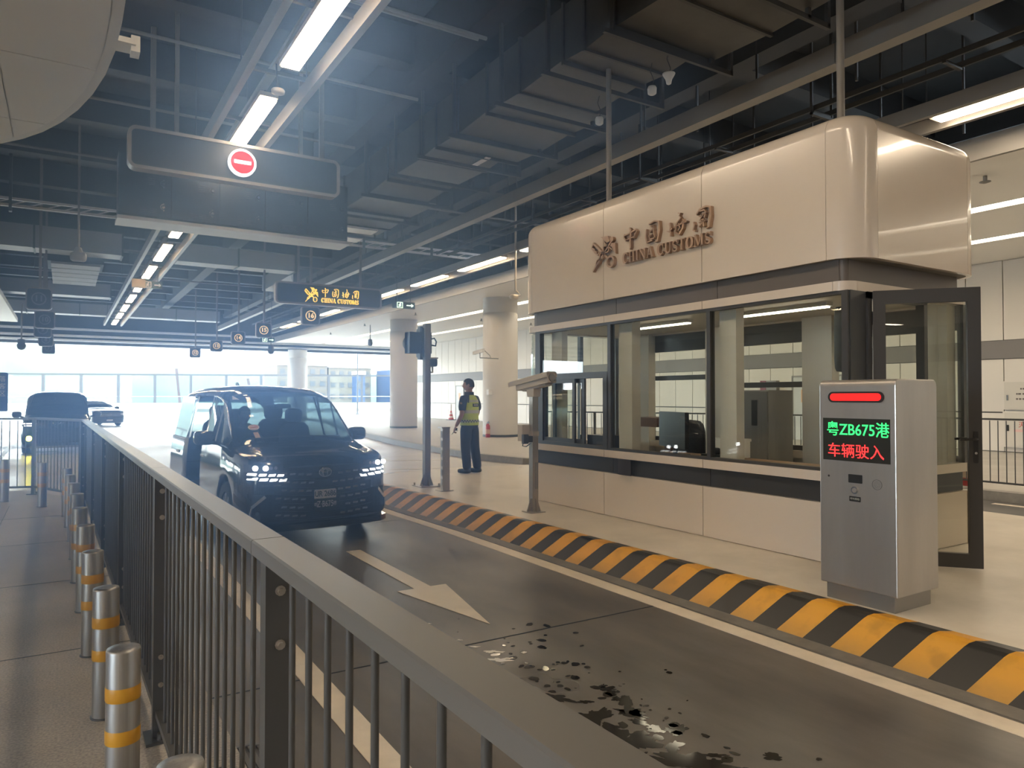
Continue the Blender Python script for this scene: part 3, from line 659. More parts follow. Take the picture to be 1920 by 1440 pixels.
for x0, x1 in ((-12, -4), (-3.9, 1.6), (3.0, 7.6), (7.7, 12)):
    for z in (6.22, 6.38): MB().box(x0, 20.6, z, x1, 20.66, z+.06).build('tray_rail', MATS['flange_white'], tr, True)
    m = MB(); 
    for k in range(int((x1-x0)/.35)): m.bar((x0+.35*k, 20.64, 6.27), (x0+.35*k+.3, 20.64, 6.39), .02, .02)
    m.build('lattice', MATS['flange_white'], tr, True)
    MB().box((x0+x1)/2, 20.55, 6.1, (x0+x1)/2+.06, 20.72, 8).build('hanger', RODM, tr, True)
# sprinkler pipes crossing the ceiling
for i, (y, z, x0, x1) in enumerate([(5.2, 6.9, -12, 6), (7.2, 6.9, -12, 6), (9.0, 6.95, -12, 5.2), (9.25, 7.05, -12, 5.2), (11.4, 6.9, -12, 5.2), (14.6, 7.0, -12, 5.2), (17.5, 6.8, -12, 12), (29.2, 7.0, -12, 12), (33.0, 6.6, -12, 12)]):
    p = thing('ceiling_pipe', 'thin grey pipe crossing the ceiling, %s from the near end' % ORD[i], 'pipe', (0, y, z), 0, 'ceiling crossing pipes')
    MB().cyl((x0, y, z), (x1, y, z), .028, 8).build('pipe_run', M('pipe_grey', (.20, .20, .20), .45), p, True)
    m = MB(); 
    for x in (x0+2.5, x0+6.5, x0+11, x0+15): m.cyl((x, y, z), (x, y, 8), .012, 6)
    m.build('pipe_hangers', RODM, p, True)['kind'] = 'stuff'
# slender rods above the soffit edge
rods = MB()
random.seed(4)
for k in range(34): y = 3+1.35*k; rods.box(12.0, y, 5.86, 12.03, y+.03, 8)
for k in range(26): y = 1.5+1.4*k+random.random()*.4; x = 9.0+random.random()*.9; rods.box(x, y, 6.3, x+.035, y+.035, 8)
o = rods.build('suspension_rods', RODM, ce); o['kind'] = 'stuff'
# pipes standing on the booth roof up to the ceiling
for i, (x, y) in enumerate(((6.05, 7.25), (6.3, 4.1))):
    t = thing('conduit_pole', ['grey conduit pole rising from the middle of the booth roof', 'grey conduit pole rising from the near end of the booth roof'][i], 'conduit', (x, y, 4.2), 0, 'conduits above the booth')
    MB().cyl((x, y, 4.2), (x, y, 8), .035, 12).build('pole', RAILM, t, True); MB().lathe([(.09, 0), (.09, .02), (.045, .05)], (x, y, 4.222), 12).build('flange', RAILM, t, True)
# ------------------------------------------------------------------ outdoors: barrier, hills, buildings, cranes
A = Vector((-60, 110)); B_ = Vector((75, 58)); dv = (B_-A).normalized()
A = Vector((-3, 88)); B_ = Vector((30.5, 75)); dv = (B_-A).normalized(); nv = Vector((-dv.y, dv.x))
def bp(s, o=0): return A+dv*s+nv*o
ba = thing('noise_barrier', 'long white parapet with tall glass panels beyond the open hall', 'barrier', (A.x, A.y, 0))
L0, L1 = -45, 75
def bbox(s0, s1, z0, z1, o0, o1):
    m = MB(); q = [bp(s0, o0), bp(s1, o0), bp(s1, o1), bp(s0, o1)]; m.prism([(p.x, p.y) for p in q], lambda a, b, d: (a, b, d), z0, z1); return m
bbox(L0, L1, -.1, 1.05, -.2, .2).build('parapet', M('parapet_white', (.74, .74, .72), .6), ba, True)
bbox(L0, L1, .12, .42, -.26, -.2).build('parapet_shade', MGREY, ba, True)  # grey strip standing in for the shade line along the parapet foot
bbox(L0, L1, 3.95, 4.12, -.08, .08).build('top_rail', M('barrier_frame', (0.038, 0.038, 0.040), .5), ba, True)
k = 0; s = L0
while s < L1:
    bbox(s, s+.26, 1.0, 4.0, -.1, .1).build('post', MATS['barrier_frame'], ba, True)
    bbox(s+.26, s+3.55, 1.05, 3.95, -.01, .01).build('glass_panel', GL_FAR, ba, True)
    bbox(s+.26, s+3.55, 1.72, 1.76, -.02, .02).build('mid_rail', WHITE, ba, True)
    s += 3.55
random.seed(5)
HILL = M('hill_green', (0.070, 0.098, 0.086), .95, noise=(.05, (.095, .12, .11)))
for i in range(5):
    m = MB(); x = -260+110*i; m.sup((x, 520+20*(i % 2), -12), (120, 60, 32+7*((i*3) % 4)), 1.0, 24); o = struct('hill', m, HILL) if i == 0 else struct('hill.%03d' % i, m, HILL)
tall = M('far_block', (0.112, 0.093, 0.072), .8); bl2 = M('far_block_blue', (0.026, 0.051, 0.116), .6); win = M('far_window', (0.042, 0.046, 0.053), .4)
def building(x, y, w, d, h, mat, lab, fl, colmn, wm=win):
    b = thing('building', lab, 'building', (x, y, -9)); m = MB(); m.box(x, y, -9, x+w, y+d, -9+h); m.build('block', mat, b, True)
    MB().box(x-.03, y-.4, -9+h, x+w+.03, y+d+.4, -8.2+h).build('roof', WHITE, b, True)
    for i in range(fl):
        for j in range(colmn):
            MB().box(x+w*(j+.25)/colmn, y-.15, -9+h*(i+.3)/fl, x+w*(j+.75)/colmn, y+.1, -9+h*(i+.7)/fl).build('window', wm, b, True)
building(47, 190, 13.2, 14, 19, tall, 'tan block with rows of windows beyond the barrier, left of the tall pole', 6, 5)
building(60.6, 190, 12, 12, 18.6, M('far_block_cream', (0.125, 0.109, 0.084), .8), 'cream block beyond the barrier right of the far column', 6, 5)
building(75, 180, 17, 12, 18.0, bl2, 'blue clad building behind white fins beyond the barrier', 5, 4, M('far_window_blue', (0.055, 0.074, 0.116), .4))
f = thing('fin_screen', 'screen of white vertical fins in front of the blue building', 'screen', (80, 172, -9))
for k in range(16): MB().box(78+.85*k, 172, -9, 78.3+.85*k, 172.4, 9.5).build('fin', WHITE, f, True)
building(64, 178, 2.4, 3, 16.5, bl2, 'small blue container tower beside the far column', 3, 1)
def crane(x, y, h, lean, lab):
    c = thing('crane', lab, 'crane', (x, y, -9)); m = MB(); m.bar((x, y, -8), (x+lean, y, -9+h), .5, .5); m.build('boom', M('crane_red', (0.055, 0.032, 0.030), .6), c, True)
    MB().box(x-1.5, y-1.5, -9, x+2.5, y+1.5, -6.5).build('cab', MATS['crane_red'], c, True)
crane(22.8, 175, 17, -1.6, 'slim crane boom beyond barrier, nearer the second van'); crane(39.5, 175, 15, -3.0, 'slim crane boom beyond barrier, nearer the black van')
pl = thing('lamp_mast', 'thin dark mast standing outdoors right of the far column', 'mast', (24.6, 68, 0)); MB().cyl((24.6, 68, -.1), (24.6, 68, 8.3), .09, 8, .06).build('mast', DGREY, pl, True); MB().lathe([(.25, 0), (.25, .04), (.1, .2)], (24.6, 68, -.06), 10).build('foot', DGREY, pl, True)

# ------------------------------------------------------------------ added fog box imitating lens glare, thin haze over the van lane
hz = MB(); hz.box(-9, 2.8, .23, 3.2, 8.15, 3.7); ho = hz.build('veil', None)
ho.data.materials.clear(); hmat = bpy.data.materials.new('glare_veil'); hmat.use_nodes = True; nt = hmat.node_tree; nt.nodes.clear()
HCOL = (.27, .50, 1, 1); o_ = nt.nodes.new('ShaderNodeOutputMaterial'); va_ = nt.nodes.new('ShaderNodeVolumeAbsorption'); va_.inputs['Color'].default_value = HCOL; va_.inputs['Density'].default_value = VEIL*.65; ad_ = nt.nodes.new('ShaderNodeAddShader'); vs_ = nt.nodes.new('ShaderNodeVolumeScatter'); vs_.inputs['Color'].default_value = HCOL; vs_.inputs['Density'].default_value = VEIL; vs_.inputs['Anisotropy'].default_value = .86
nt.links.new(vs_.outputs[0], ad_.inputs[0]); nt.links.new(va_.outputs[0], ad_.inputs[1]); nt.links.new(ad_.outputs[0], o_.inputs['Volume']); ho.data.materials.append(hmat); tag(ho, 'thin bluish haze filling the hall', 'veil', None, 'stuff')
# ================================================================== RAILINGS
def railing(name, label, pts, step=.11, zb=.2, top=1.38, posts=None, railw=.075, rm=None, bal=.0068):
    """pts: polyline; posts: list of distances along it"""
    t = thing(name, label, 'railing', (pts[0][0], pts[0][1], zb)); rm = rm or FENCER
    seg = []; tot = 0
    for a, b in zip(pts[:-1], pts[1:]): l = (Vector(b)-Vector(a)).length; seg.append((tot, l, Vector(a), (Vector(b)-Vector(a))/l)); tot += l
    def at(s):
        for s0, l, a, d in seg:
            if s <= s0+l+1e-6: return a+d*(s-s0), d
        return a+d*(s-s0), d
    posts = posts or [0]+[1.9*i for i in range(1, int(tot/1.9)+1)]
    cuts = sorted(set([0]+[p+.10 for p in posts if p+.1 < tot]+[s0 for s0, *_ in seg]+[tot]))
    bm = MB(); bm.cyl((0, 0, .10-.0), (0, 0, top-zb-.04), bal, 8); bme = bm.mesh('baluster'); bme.materials.append(FENCE)
    for a, b in zip(cuts[:-1], cuts[1:]):
        if b-a < .05: continue
        (p, d), (q, _) = at(a+.002), at(b-.002); n = Vector((-d.y, d.x))*railw/2
        m = MB(); prof = [(-1, -.032), (-1, -.004), (-.9, 0), (.9, 0), (1, -.004), (1, -.032)]
        v = [(e.x+n.x*u, e.y+n.y*u, top+w) for e in (p, q) for u, w in prof]; k = 6
        m.add(v, [tuple(range(k)), tuple(range(k, 2*k))[::-1]]+[(i, (i+1) % k, k+(i+1) % k, k+i) for i in range(k)]); m.build('top_rail', rm, t, True)
        m = MB(); m.bar((p.x, p.y, zb+.115), (q.x, q.y, zb+.115), .04, .03); m.build('bottom_rail', FENCE, t, True)
    s = step*.6
    while s < tot:
        if all(abs(s-p) > .035 for p in posts):
            p, d = at(s); o = bpy.data.objects.new('baluster', bme); C.objects.link(o); o.parent = t; o.location = (p.x-pts[0][0], p.y-pts[0][1], 0)
        s += step
    for s in posts:
        p, d = at(s); n = Vector((-d.y, d.x)); m = MB()
        def q(a, b, z): return (p.x+d.x*a+n.x*b, p.y+d.y*a+n.y*b, z)
        m.hexa([q(0, -.03, zb+.0), q(.045, -.03, zb), q(.045, .03, zb), q(0, .03, zb)], [q(0, -.03, top-.03), q(.045, -.03, top-.03), q(.045, .03, top-.03), q(0, .03, top-.03)])
        po = m.build('post', FENCE, t, True)
        m = MB(); m.hexa([q(-.05, -.06, zb), q(.10, -.06, zb), q(.10, .06, zb), q(-.05, .06, zb)], [q(-.05, -.06, zb+.012), q(.10, -.06, zb+.012), q(.10, .06, zb+.012), q(-.05, .06, zb+.012)])
        m.cyl(q(-.025, 0, zb+.01), q(-.025, 0, zb+.04), .016, 8); m.build('foot_plate', FENCE, po, True)
        for z in (zb+.24, zb+.36, top-.21, top-.095): m = MB(); m.cyl(q(-.001, 0, z), q(-.006, 0, z), .011, 10); m.cyl(q(-.006, 0, z), q(-.013, 0, z), .007, 6); m.build('bolt', STEEL, po, True)
    return t
fx = lambda y: .418-.0135*y
railing('guard_railing', 'long dark grey guard railing along the walkway edge beside the van lane', [(fx(.2), .2), (fx(11.75), 11.75)], posts=[1.37, 3.29, 5.2, 7.1, 9.0, 10.9])
railing('guard_railing.001', 'short dark grey railing closing the far end of the walkway', [(fx(11.8), 11.8), (-.36, 13.25), (-2.2, 13.9), (-6, 14.0)], posts=[.05, 1.58, 3.5, 5.4])
railing('black_railing', 'thin black railing along the pavement in front of the back wall', [(13.25, -3), (13.25, 7.2), (12.6, 10.2), (11.4, 12.8), (10.2, 15.2)], step=.125, zb=.15, top=1.34, railw=.03, rm=FENCE, bal=.0085)
railing('guard_railing.002', 'far grey railing beside the second van at the drop-off road', [(-2.2, 22), (-2.4, 34)], step=.16, zb=.1, top=1.2, railw=.05)
MB().box(-3.6, 16, -.02, -2.6, 40, .35).build('planter', M('planter_green', (.10, .20, .10), .8)); o = bpy.data.objects['planter']; tag(o, 'low green strip beside the road past the walkway end', 'planting strip')
# ------------------------------------------------------------------ bollards
def bollard():
    t = thing('steel_bollard', 'x', 'bollard')
    m = MB(); m.lathe([(.056, 0), (.056, .592), (.0535, .600), (.03, .601)], (0, 0, 0), 28); m.build('post', STEELD, t)
    for z in (.27, .42):
        m = MB(); m.lathe([(.0568, z), (.0575, z+.002), (.0575, z+.048), (.0568, z+.05)], (0, 0, 0), 28, cap=False); m.build('reflective_band', YEL, t)
    m = MB(); m.lathe([(.062, 0), (.062, .006), (.056, .008)], (0, 0, 0), 24); m.build('base_collar', DGREY, t)
    return t
b0 = bollard(); BP = [(.25, 1.93), (.19, 2.93), (.178, 3.89), (.152, 4.85), (.138, 5.86), (.118, 6.80), (.110, 7.79), (.098, 8.76), (.072, 9.72), (.045, 10.62), (-.24, 11.7), (-.71, 12.55)]
for i, (x, y) in enumerate(BP):
    o = b0 if i == 0 else copy_tree(b0); o.location = (x, y, .2); o['group'] = 'bollards beside the railing'
    o['label'] = 'steel bollard with two yellow bands, %s along the railing from the camera end' % ORD[i]

# ------------------------------------------------------------------ drain grate and puddles
dg_ = thing('drain_grate', 'round black drain grate in the lane beside the railing', 'drain', (.74, 3.50, 0))
MB().lathe([(.17, 0), (.17, .006), (.14, .006), (.14, .002)], (.74, 3.50, 0), 28).build('rim', BLACK, dg_, True)
for k in range(7): x = .74-.12+.04*k; h = math.sqrt(max(.0, .145**2-(x-.74)**2)); MB().box(x-.011, 3.5-h, .002, x+.011, 3.5+h, .008).build('bar', M('iron_grey', (.10, .10, .10), .5), dg_, True)
def blob(cx, cy, r, n=44, jag=.35, ax=1., ang=0., seed=0):
    rd = random.Random(seed); ph = [(rd.random()*6.28, rd.uniform(.4, 1)) for _ in range(9)]; P = []
    for i in range(n):
        t = 2*PI*i/n; q = 1+.10*jag*math.sin(17*t+ph[0][0]*3)*math.sin(5*t+ph[1][0])+.08*jag*math.sin(29*t+ph[2][0])+jag*sum(a*math.sin((k*1+2)*t+p)/(.35*k+1.8)*.62 for k, (p, a) in enumerate(ph))
        x, y = r*q*math.cos(t)*ax, r*q*math.sin(t)/ax; P.append((cx+x*math.cos(ang)-y*math.sin(ang), cy+x*math.sin(ang)+y*math.cos(ang)))
    return P
wet = [(2.40, 3.00, .085, 1.25, .3, 3), (2.36, 2.74, .12, 1.15, -1.0, 8), (2.50, 2.38, .12, 1.45, -.8, 12), (2.66, 3.05, .06, 1.5, .9, 21), (2.36, 3.32, .065, 1.7, -1.0, 31)]
for i, (x, y, r_, ax, an, sd) in enumerate(wet):
    m = MB(); m.prism(blob(x, y, r_, 110, .62, ax, an, sd), lambda a, b, d: (a, b, d), .0008, .0022); o = m.build('water_puddle', WATER)
    tag(o, ['dark wet patch beyond the railing, in the middle of the spill', 'largest dark wet patch of the spill next to railing', 'long dark wet patch at lower end of the spill', 'dark wet patch on the booth side of the spill', 'dark wet streak where the spill starts by the railing'][i], 'puddle')
m = MB(); rd = random.Random(9)
for k in range(26):
    t = rd.random(); x = 2.48+rd.gauss(0, .13)+.08*t; y = 2.15+1.15*t+rd.gauss(0, .12)
    m.prism(blob(x, y, rd.uniform(.022, .05), 40, .6, rd.uniform(1.1, 1.8), rd.uniform(-1.4, .8), 200+k), lambda a, b, d: (a, b, d), .0008, .0016)
for k in range(120):
    t = rd.random(); x = 2.55+rd.gauss(0, .20)+.1*t; y = 2.0+2.4*t+rd.gauss(0, .3)
    m.prism(blob(x, y, rd.choice((.006, .01, .014, .02, .03)), 12, .25, rd.uniform(1, 1.4), rd.random()*3, k), lambda a, b, d: (a, b, d), .0008, .0018)
o = m.build('water_drops', WATER); o['kind'] = 'stuff'; tag(o, 'scattered dark water drops on the lane around the spill', 'water drops')
m = MB()
for k, (x, y, q) in enumerate(((2.44, 4.13, .035), (2.40, 3.98, .045), (2.47, 3.97, .02), (2.38, 4.28, .02), (2.36, 4.45, .012), (2.33, 4.9, .012))):
    m.prism(blob(x, y, q, 26, .8, 1.6, -.6, 60+k), lambda a, b, d: (a, b, d), .0006, .002)
o = m.build('paint_flakes', M('flake_white', (.8, .78, .74), .5)); o['kind'] = 'stuff'; tag(o, 'small white flecks on lane below the arrow tip', 'litter')

# ================================================================== BOOTH
BX0, BX1, BY0, BY1 = 5.76, 7.86, 3.70, 8.93
bo = thing('customs_booth', 'white customs booth with rounded roof fascia and bronze CHINA CUSTOMS lettering', 'booth', (6.8, 6.3, .22))
def rloop(x0, x1, y0, y1, rn, rf, off=0, n=8):
    """plan loop as list of (x,y,nx,ny) anticlockwise, near corners radius rn, far corners rf"""
    x0 -= off; x1 += off; y0 -= off; y1 += off; P = []
    for cx, cy_, r, a0 in ((x1-rf-0, y1-rf, rf+0, 0), (x0+rf, y1-rf, rf, 90), (x0+rn, y0+rn, rn, 180), (x1-rn, y0+rn, rn, 270)):
        for i in range(n+1):
            a = math.radians(a0+90*i/n); P.append((cx+r*math.cos(a), cy_+r*math.sin(a), math.cos(a), math.sin(a)))
    return P
def sub_loop(L, f0, cuts):
    """split a closed loop at named points; returns pieces as lists"""
    pass
def wallstrip(name, P, prof, mat, parent, smooth=True):
    """P: list of (x,y,nx,ny); prof: list of (offset outward, z) closed profile"""
    m = MB(); n = len(prof); v = [(x+nx*o, y+ny*o, z) for x, y, nx, ny in P for o, z in prof]
    m.add(v, [(i*n+k, i*n+(k+1) % n, (i+1)*n+(k+1) % n, (i+1)*n+k) for i in range(len(P)-1) for k in range(n)], smooth)
    m.add(v[:n]+v[-n:], [tuple(range(n)), tuple(range(n, 2*n))[::-1]], False)
    o = m.build(name, mat, parent, True)
    if smooth: o.data.set_sharp_from_angle(angle=math.radians(38))
    return o
def straight(p, q, nx, ny, g=.004):
    d = Vector((q[0]-p[0], q[1]-p[1])).normalized()*g
    return [(p[0]+d.x, p[1]+d.y, nx, ny), (q[0]-d.x, q[1]-d.y, nx, ny)]
def corner(cx, cy_, r, a0, n=10):
    return [(cx+r*math.cos(math.radians(a0+90*i/n)), cy_+r*math.sin(math.radians(a0+90*i/n)), math.cos(math.radians(a0+90*i/n)), math.sin(math.radians(a0+90*i/n))) for i in range(n+1)]
def round_pieces(x0, x1, y0, y1, rn, rf, ycuts, xcuts_n=(), xcuts_f=()):
    out = []
    ys_ = [y1-rf]+list(ycuts)+[y0+rn]
    for a, b in zip(ys_[:-1], ys_[1:]): out.append(straight((x0, a), (x0, b), -1, 0)); out.append(straight((x1, b), (x1, a), 1, 0))
    xs_ = [x0+rn]+list(xcuts_n)+[x1-rn]
    for a, b in zip(xs_[:-1], xs_[1:]): out.append(straight((a, y0), (b, y0), 0, -1))
    xs_ = [x1-rf]+list(xcuts_f)+[x0+rf]
    for a, b in zip(xs_[:-1], xs_[1:]): out.append(straight((a, y1), (b, y1), 0, 1))
    out += [corner(x0+rf, y1-rf, rf, 90), corner(x0+rn, y0+rn, rn, 180), corner(x1-rn, y0+rn, rn, 270), corner(x1-rf, y1-rf, rf, 0)]
    return out
SEAMS = [7.01, 5.372]
# roof fascia panels with rolled top edge
fr = .16
prof = [(-.05, 2.92), (0, 2.92)]+[(-fr+fr*math.cos(math.radians(a)), 4.22-fr+fr*math.sin(math.radians(a))) for a in range(0, 91, 10)]+[(-.24, 4.22), (-.24, 4.19), (-.05, 4.0)]
for P in round_pieces(5.76, 7.92, 3.60, 8.95, .30, .30, SEAMS): wallstrip('fascia_panel', P, prof, WPAN, bo)
m = MB(); L = rloop(5.99, 7.69, 3.83, 8.72, .08, .08); m.prism([(a, b) for a, b, _, _ in L], lambda a, b, d: (a, b, d), 4.17, 4.215); m.build('roof_plate', WPAN, bo, True)
m = MB(); L = rloop(5.80, 7.88, 3.64, 8.91, .27, .27); m.prism([(a, b) for a, b, _, _ in L], lambda a, b, d: (a, b, d), 2.925, 4.05); m.build('roof_core', SHELL, bo, True)
# recess band, cornice, sill, dark band, lower panels
RB = dict(x0=BX0, x1=BX1, y0=BY0, y1=BY1)
def band(name, off, z0, z1, mat, rn, rf, seams, th=.06, door=False, skipnear=False):
    for P in round_pieces(BX0-off, BX1+off, BY0-off, BY1+off, rn, rf, seams):
        near = P[0][3] < -.99 and len(P) == 2
        if near and door:   # leave the door opening
            for a, b in ((BX0+.1, 6.05), (6.98, BX1-.1)): wallstrip(name, straight((a, BY0-off), (b, BY0-off), 0, -1), [(0, z0), (0, z1), (-th, z1), (-th, z0)], mat, bo)
            continue
        wallstrip(name, P, [(0, z0), (0, z1), (-th, z1), (-th, z0)], mat, bo)
band('recess_band', -.07, 2.71, 2.93, BROWN, .05, .25, [6.85, 5.22])
band('cornice', .0, 2.635, 2.72, WPAN, .14, .30, SEAMS, .16)
band('sill', .0, .945, 1.034, WPAN, .10, .30, SEAMS, .22, True)
band('dark_band', -.04, .755, .945, DARKB, .08, .26, [6.88, 5.3], .04, True)
band('lower_panel', .0, .225, .752, WPAN, .08, .30, SEAMS, .05, True)
m = MB(); m.box(5.715, 6.46, .757, 5.722, 6.69, .944) ; m.build('dark_plate', M('dark_plate', (.028, .022, .02), .35), bo, True)
# floor slab, ceiling, inner walls
m = MB(); L = rloop(BX0+.05, BX1-.05, BY0+.04, BY1-.05, .1, .26); m.prism([(a, b) for a, b, _, _ in L], lambda a, b, d: (a, b, d), .22, .27); m.build('floor_plate', MGREY, bo, True)
m = MB(); m.prism([(a, b) for a, b, _, _ in L], lambda a, b, d: (a, b, d), 2.66, 2.71); m.build('ceiling_plate', INW, bo, True)
m = MB()
for x0, y0, x1, y1 in ((5.83, 3.78, 5.87, 8.6), (7.75, 3.78, 7.79, 8.6), (6.98, 3.75, 7.7, 3.79), (6.1, 8.84, 7.5, 8.88)): m.box(x0, y0, .27, x1, y1, .95)
m.build('inner_dado', INW, bo, True)
# glazing frames: front (x=5.76) and back (x=7.86); posts, panes
def vbar(x, y, w, z0, z1, mat=FRAME, nm='mullion', dx=.07): m = MB(); m.box(x, y-w/2, z0, x+dx, y+w/2, z1); return m.build(nm, mat, bo, True)
def hbar(x, y0, y1, z0, z1, nm='rail', dx=.07, mat=FRAME): m = MB(); m.box(x, y0, z0, x+dx, y1, z1); return m.build(nm, mat, bo, True)
def pane(x, y0, y1, z0, z1, dx=.01, nm='window_pane'): m = MB(); m.box(x, y0, z0, x+dx, y1, z1); return m.build(nm, GL_BOOTH, bo, True)
WT, WB = 2.635, 1.034
for y, w in ((8.52, .12), (6.93, .06), (5.30, .05), (3.74, .06)): vbar(5.775, y, w, WB, WT); vbar(7.77, y, w, WB, WT)
for y0, y1 in ((8.46, 6.96), (6.90, 5.325), (5.275, 3.77)): hbar(5.775, y1, y0, WB, WB+.03); hbar(5.775, y1, y0, WT-.03, WT); hbar(7.77, y1, y0, WB, WB+.06); hbar(7.77, y1, y0, WT-.25, WT)
pane(5.80, 5.325, 6.90, WB, WT); pane(5.80, 3.77, 5.275, WB, WT); pane(5.80, 6.96, 8.46, 2.0, WT)
pane(7.80, 5.325, 6.90, WB, WT); pane(7.80, 3.77, 5.275, WB, WT); pane(7.80, 6.96, 8.46, WB, WT)
hbar(7.77, 5.325, 6.90, 1.82, 1.89); hbar(7.77, 6.96, 8.46, 1.95, 2.02)
# sliding hatch
hbar(5.770, 6.96, 8.46, 1.94, 2.02, 'hatch_head', .09); hbar(5.770, 6.96, 8.46, WB, 1.08, 'hatch_sill', .09)
vbar(5.765, 7.00, .08, 1.08, 1.94, nm='hatch_jamb', dx=.10); vbar(5.765, 8.42, .08, 1.08, 1.94, nm='hatch_jamb', dx=.10)
def leaf(x, y0, y1, nm):
    m = MB(); mp = lambda a, b, d: (x+d, (y0+y1)/2-a, 1.51+b)
    w = y1-y0; m.ring(rrect(w, .86, .004, 1), rrect(w-.11, .75, .004, 1), mp, 0, .03); o = m.build(nm, FRAME, bo, True)
    m = MB(); m.box(x+.01, y0+.05, 1.13, x+.018, y1-.05, 1.89); m.build('leaf_pane', GL_BOOTH, o, True); return o
leaf(5.79, 7.66, 8.40, 'hatch_leaf'); leaf(5.83, 7.50, 8.22, 'hatch_leaf')
m = MB(); m.box(5.795, 7.53, 1.2, 5.80, 7.545, 1.85); m.build('hatch_strip', WHITE, bo, True)
# glazed far end with rounded corners
for P in (corner(BX0+.30, BY1-.30, .27, 90), corner(BX1-.30, BY1-.30, .27, 0)): wallstrip('curved_pane', P, [(0, WB), (0, WT), (-.01, WT), (-.01, WB)], GL_BOOTH, bo)
MB().box(6.1, 8.88, WB, 7.5, 8.89, WT).build('end_pane', GL_BOOTH, bo, True)
for x in (6.06, 6.8, 7.52): MB().box(x, 8.85, WB, x+.06, 8.92, WT).build('end_mullion', FRAME, bo, True)
# near end: dark corner panel, door frame, fixed glazing with side panel
MB().box(5.80, 3.70, WB, 6.04, 3.74, WT).build('corner_panel', DARKB, bo, True)
for x in (6.03, 6.95): MB().box(x, 3.68, .27, x+.06, 3.76, WT).build('door_jamb', FRAME, bo, True)
MB().box(6.03, 3.68, WT-.06, 7.0, 3.76, WT).build('door_head', FRAME, bo, True)
MB().box(7.02, 3.715, WB, 7.74, 3.725, WT).build('end_pane', GL_BOOTH, bo, True); MB().box(7.72, 3.70, WB, 7.80, 3.76, WT).build('end_mullion', FRAME, bo, True)
MB().box(6.02, 3.62, .22, 7.0, 3.72, .235).build('threshold', STEEL, bo, True)
# interior pilasters
for x0, y0, x1, y1 in ((5.88, 6.62, 6.02, 6.86), (5.88, 5.02, 6.0, 5.24), (5.9, 8.1, 6.0, 8.34), (7.62, 6.7, 7.76, 7.05), (7.62, 5.1, 7.76, 5.5), (7.6, 3.8, 7.76, 4.1), (7.62, 8.2, 7.76, 8.6)): MB().box(x0, y0, .27, x1, y1, 2.66).build('pilaster', INW, bo, True)
# lettering on the fascia
mpb = lambda a, b, d: (5.758-d, 7.205-a, 3.30+b)
customs_marks(bo, BRONZE, mpb, 2.01, .42, .0, .045)
# ---- the open door leaf
dl = thing('door_1', None, None, (6.1, 3.68, .24)); dl.name = 'booth_door'
tag(dl, 'charcoal framed glass door standing open at the near end of the booth', 'door')
hv = Vector((6.635-6.1, 3.045-3.68)); dw = hv.length; hv.normalize(); hn = Vector((-hv.y, hv.x))
mpd = lambda a, b, d: (6.1+hv.x*a+hn.x*d, 3.68+hv.y*a+hn.y*d, .24+b)
DH = 2.40
m = MB(); m.ring(rrect(dw, DH, .004, 1, dw/2, DH/2), rrect(dw-.20, DH-.24, .004, 1, dw/2, DH/2), mpd, -.025, .025); m.build('door_frame', FRAME, dl, True)
m = MB(); m.prism(rrect(dw-.19, DH-.23, .004, 1, dw/2, DH/2), mpd, -.005, .005); m.build('door_pane', GL_BOOTH, dl, True)
for sd in (-1, 1):
    m = MB(); m.prism(rrect(.036, .27, .01, 3, dw-.05, 1.03), mpd, sd*.025, sd*.033); o = m.build('handle_plate', BLACK, dl, True)
    m = MB(); m.tube([mpd(dw-.05, 1.10, sd*.03), mpd(dw-.05, 1.10, sd*.07), mpd(dw-.07, 1.10, sd*.078), mpd(dw-.18, 1.095, sd*.078)], .011, 8); m.build('lever', BLACK, o, True)
    m = MB(); m.prism(circle(.011, 10, dw-.05, .98), mpd, sd*.033, sd*.037); m.build('keyhole', CHROME, o, True)
for b in (.3, 1.2, 2.1): m = MB(); m.cyl(mpd(-.012, b, 0), mpd(-.012, b+.12, 0), .012, 8); m.build('hinge', FRAME, dl, True)
# ---- things inside the booth
def inside(name, lab, cat, loc): return thing(name, lab, cat, loc)
dk = inside('desk', 'brown wooden counter desk under the booth front windows', 'desk', (6.2, 6, .27))
MB().box(5.89, 3.95, .97, 6.55, 6.6, 1.01).build('desk_top', WOOD, dk, True)
for y in (4.0, 5.2, 6.5): MB().box(5.92, y, .27, 6.5, y+.04, .97).build('side_panel', WOOD, dk, True)
MB().box(6.40, 4.04, .70, 6.42, 6.5, .97).build('modesty_panel', WOOD, dk, True)
sh = inside('counter_shelf', 'brown shelf seen through the open booth hatch', 'shelf', (6.9, 7.5, .27)); MB().box(6.6, 6.95, 1.30, 7.1, 7.55, 1.42).build('shelf_board', M('shelf_brown', (.17, .11, .09), .5), sh, True); MB().box(6.9, 7.0, .27, 7.08, 7.12, 1.30).build('leg', MATS['shelf_brown'], sh, True)
mo = inside('monitor', 'large black monitor back on the booth desk behind the middle window', 'monitor', (6.15, 6.1, 1.01))
Rm = Matrix.Rotation(-.35, 3, 'Z'); Q = lambda x, y, z: tuple(Vector((6.15, 6.2, 0))+Rm @ Vector((x, y, 0))+Vector((0, 0, z)))
m = MB(); m.hexa([Q(-.02, -.36, 1.10), Q(.03, -.36, 1.10), Q(.03, .36, 1.10), Q(-.02, .36, 1.10)], [Q(-.02, -.36, 1.52), Q(.03, -.36, 1.52), Q(.03, .36, 1.52), Q(-.02, .36, 1.52)]); m.build('screen_shell', BLACK, mo, True)
MB().cyl(Q(.03, 0, 1.02), Q(.03, 0, 1.15), .03, 8).build('stand', BLACK, mo, True); MB().box(6.03, 6.07, 1.01, 6.30, 6.33, 1.02).build('base', BLACK, mo, True)
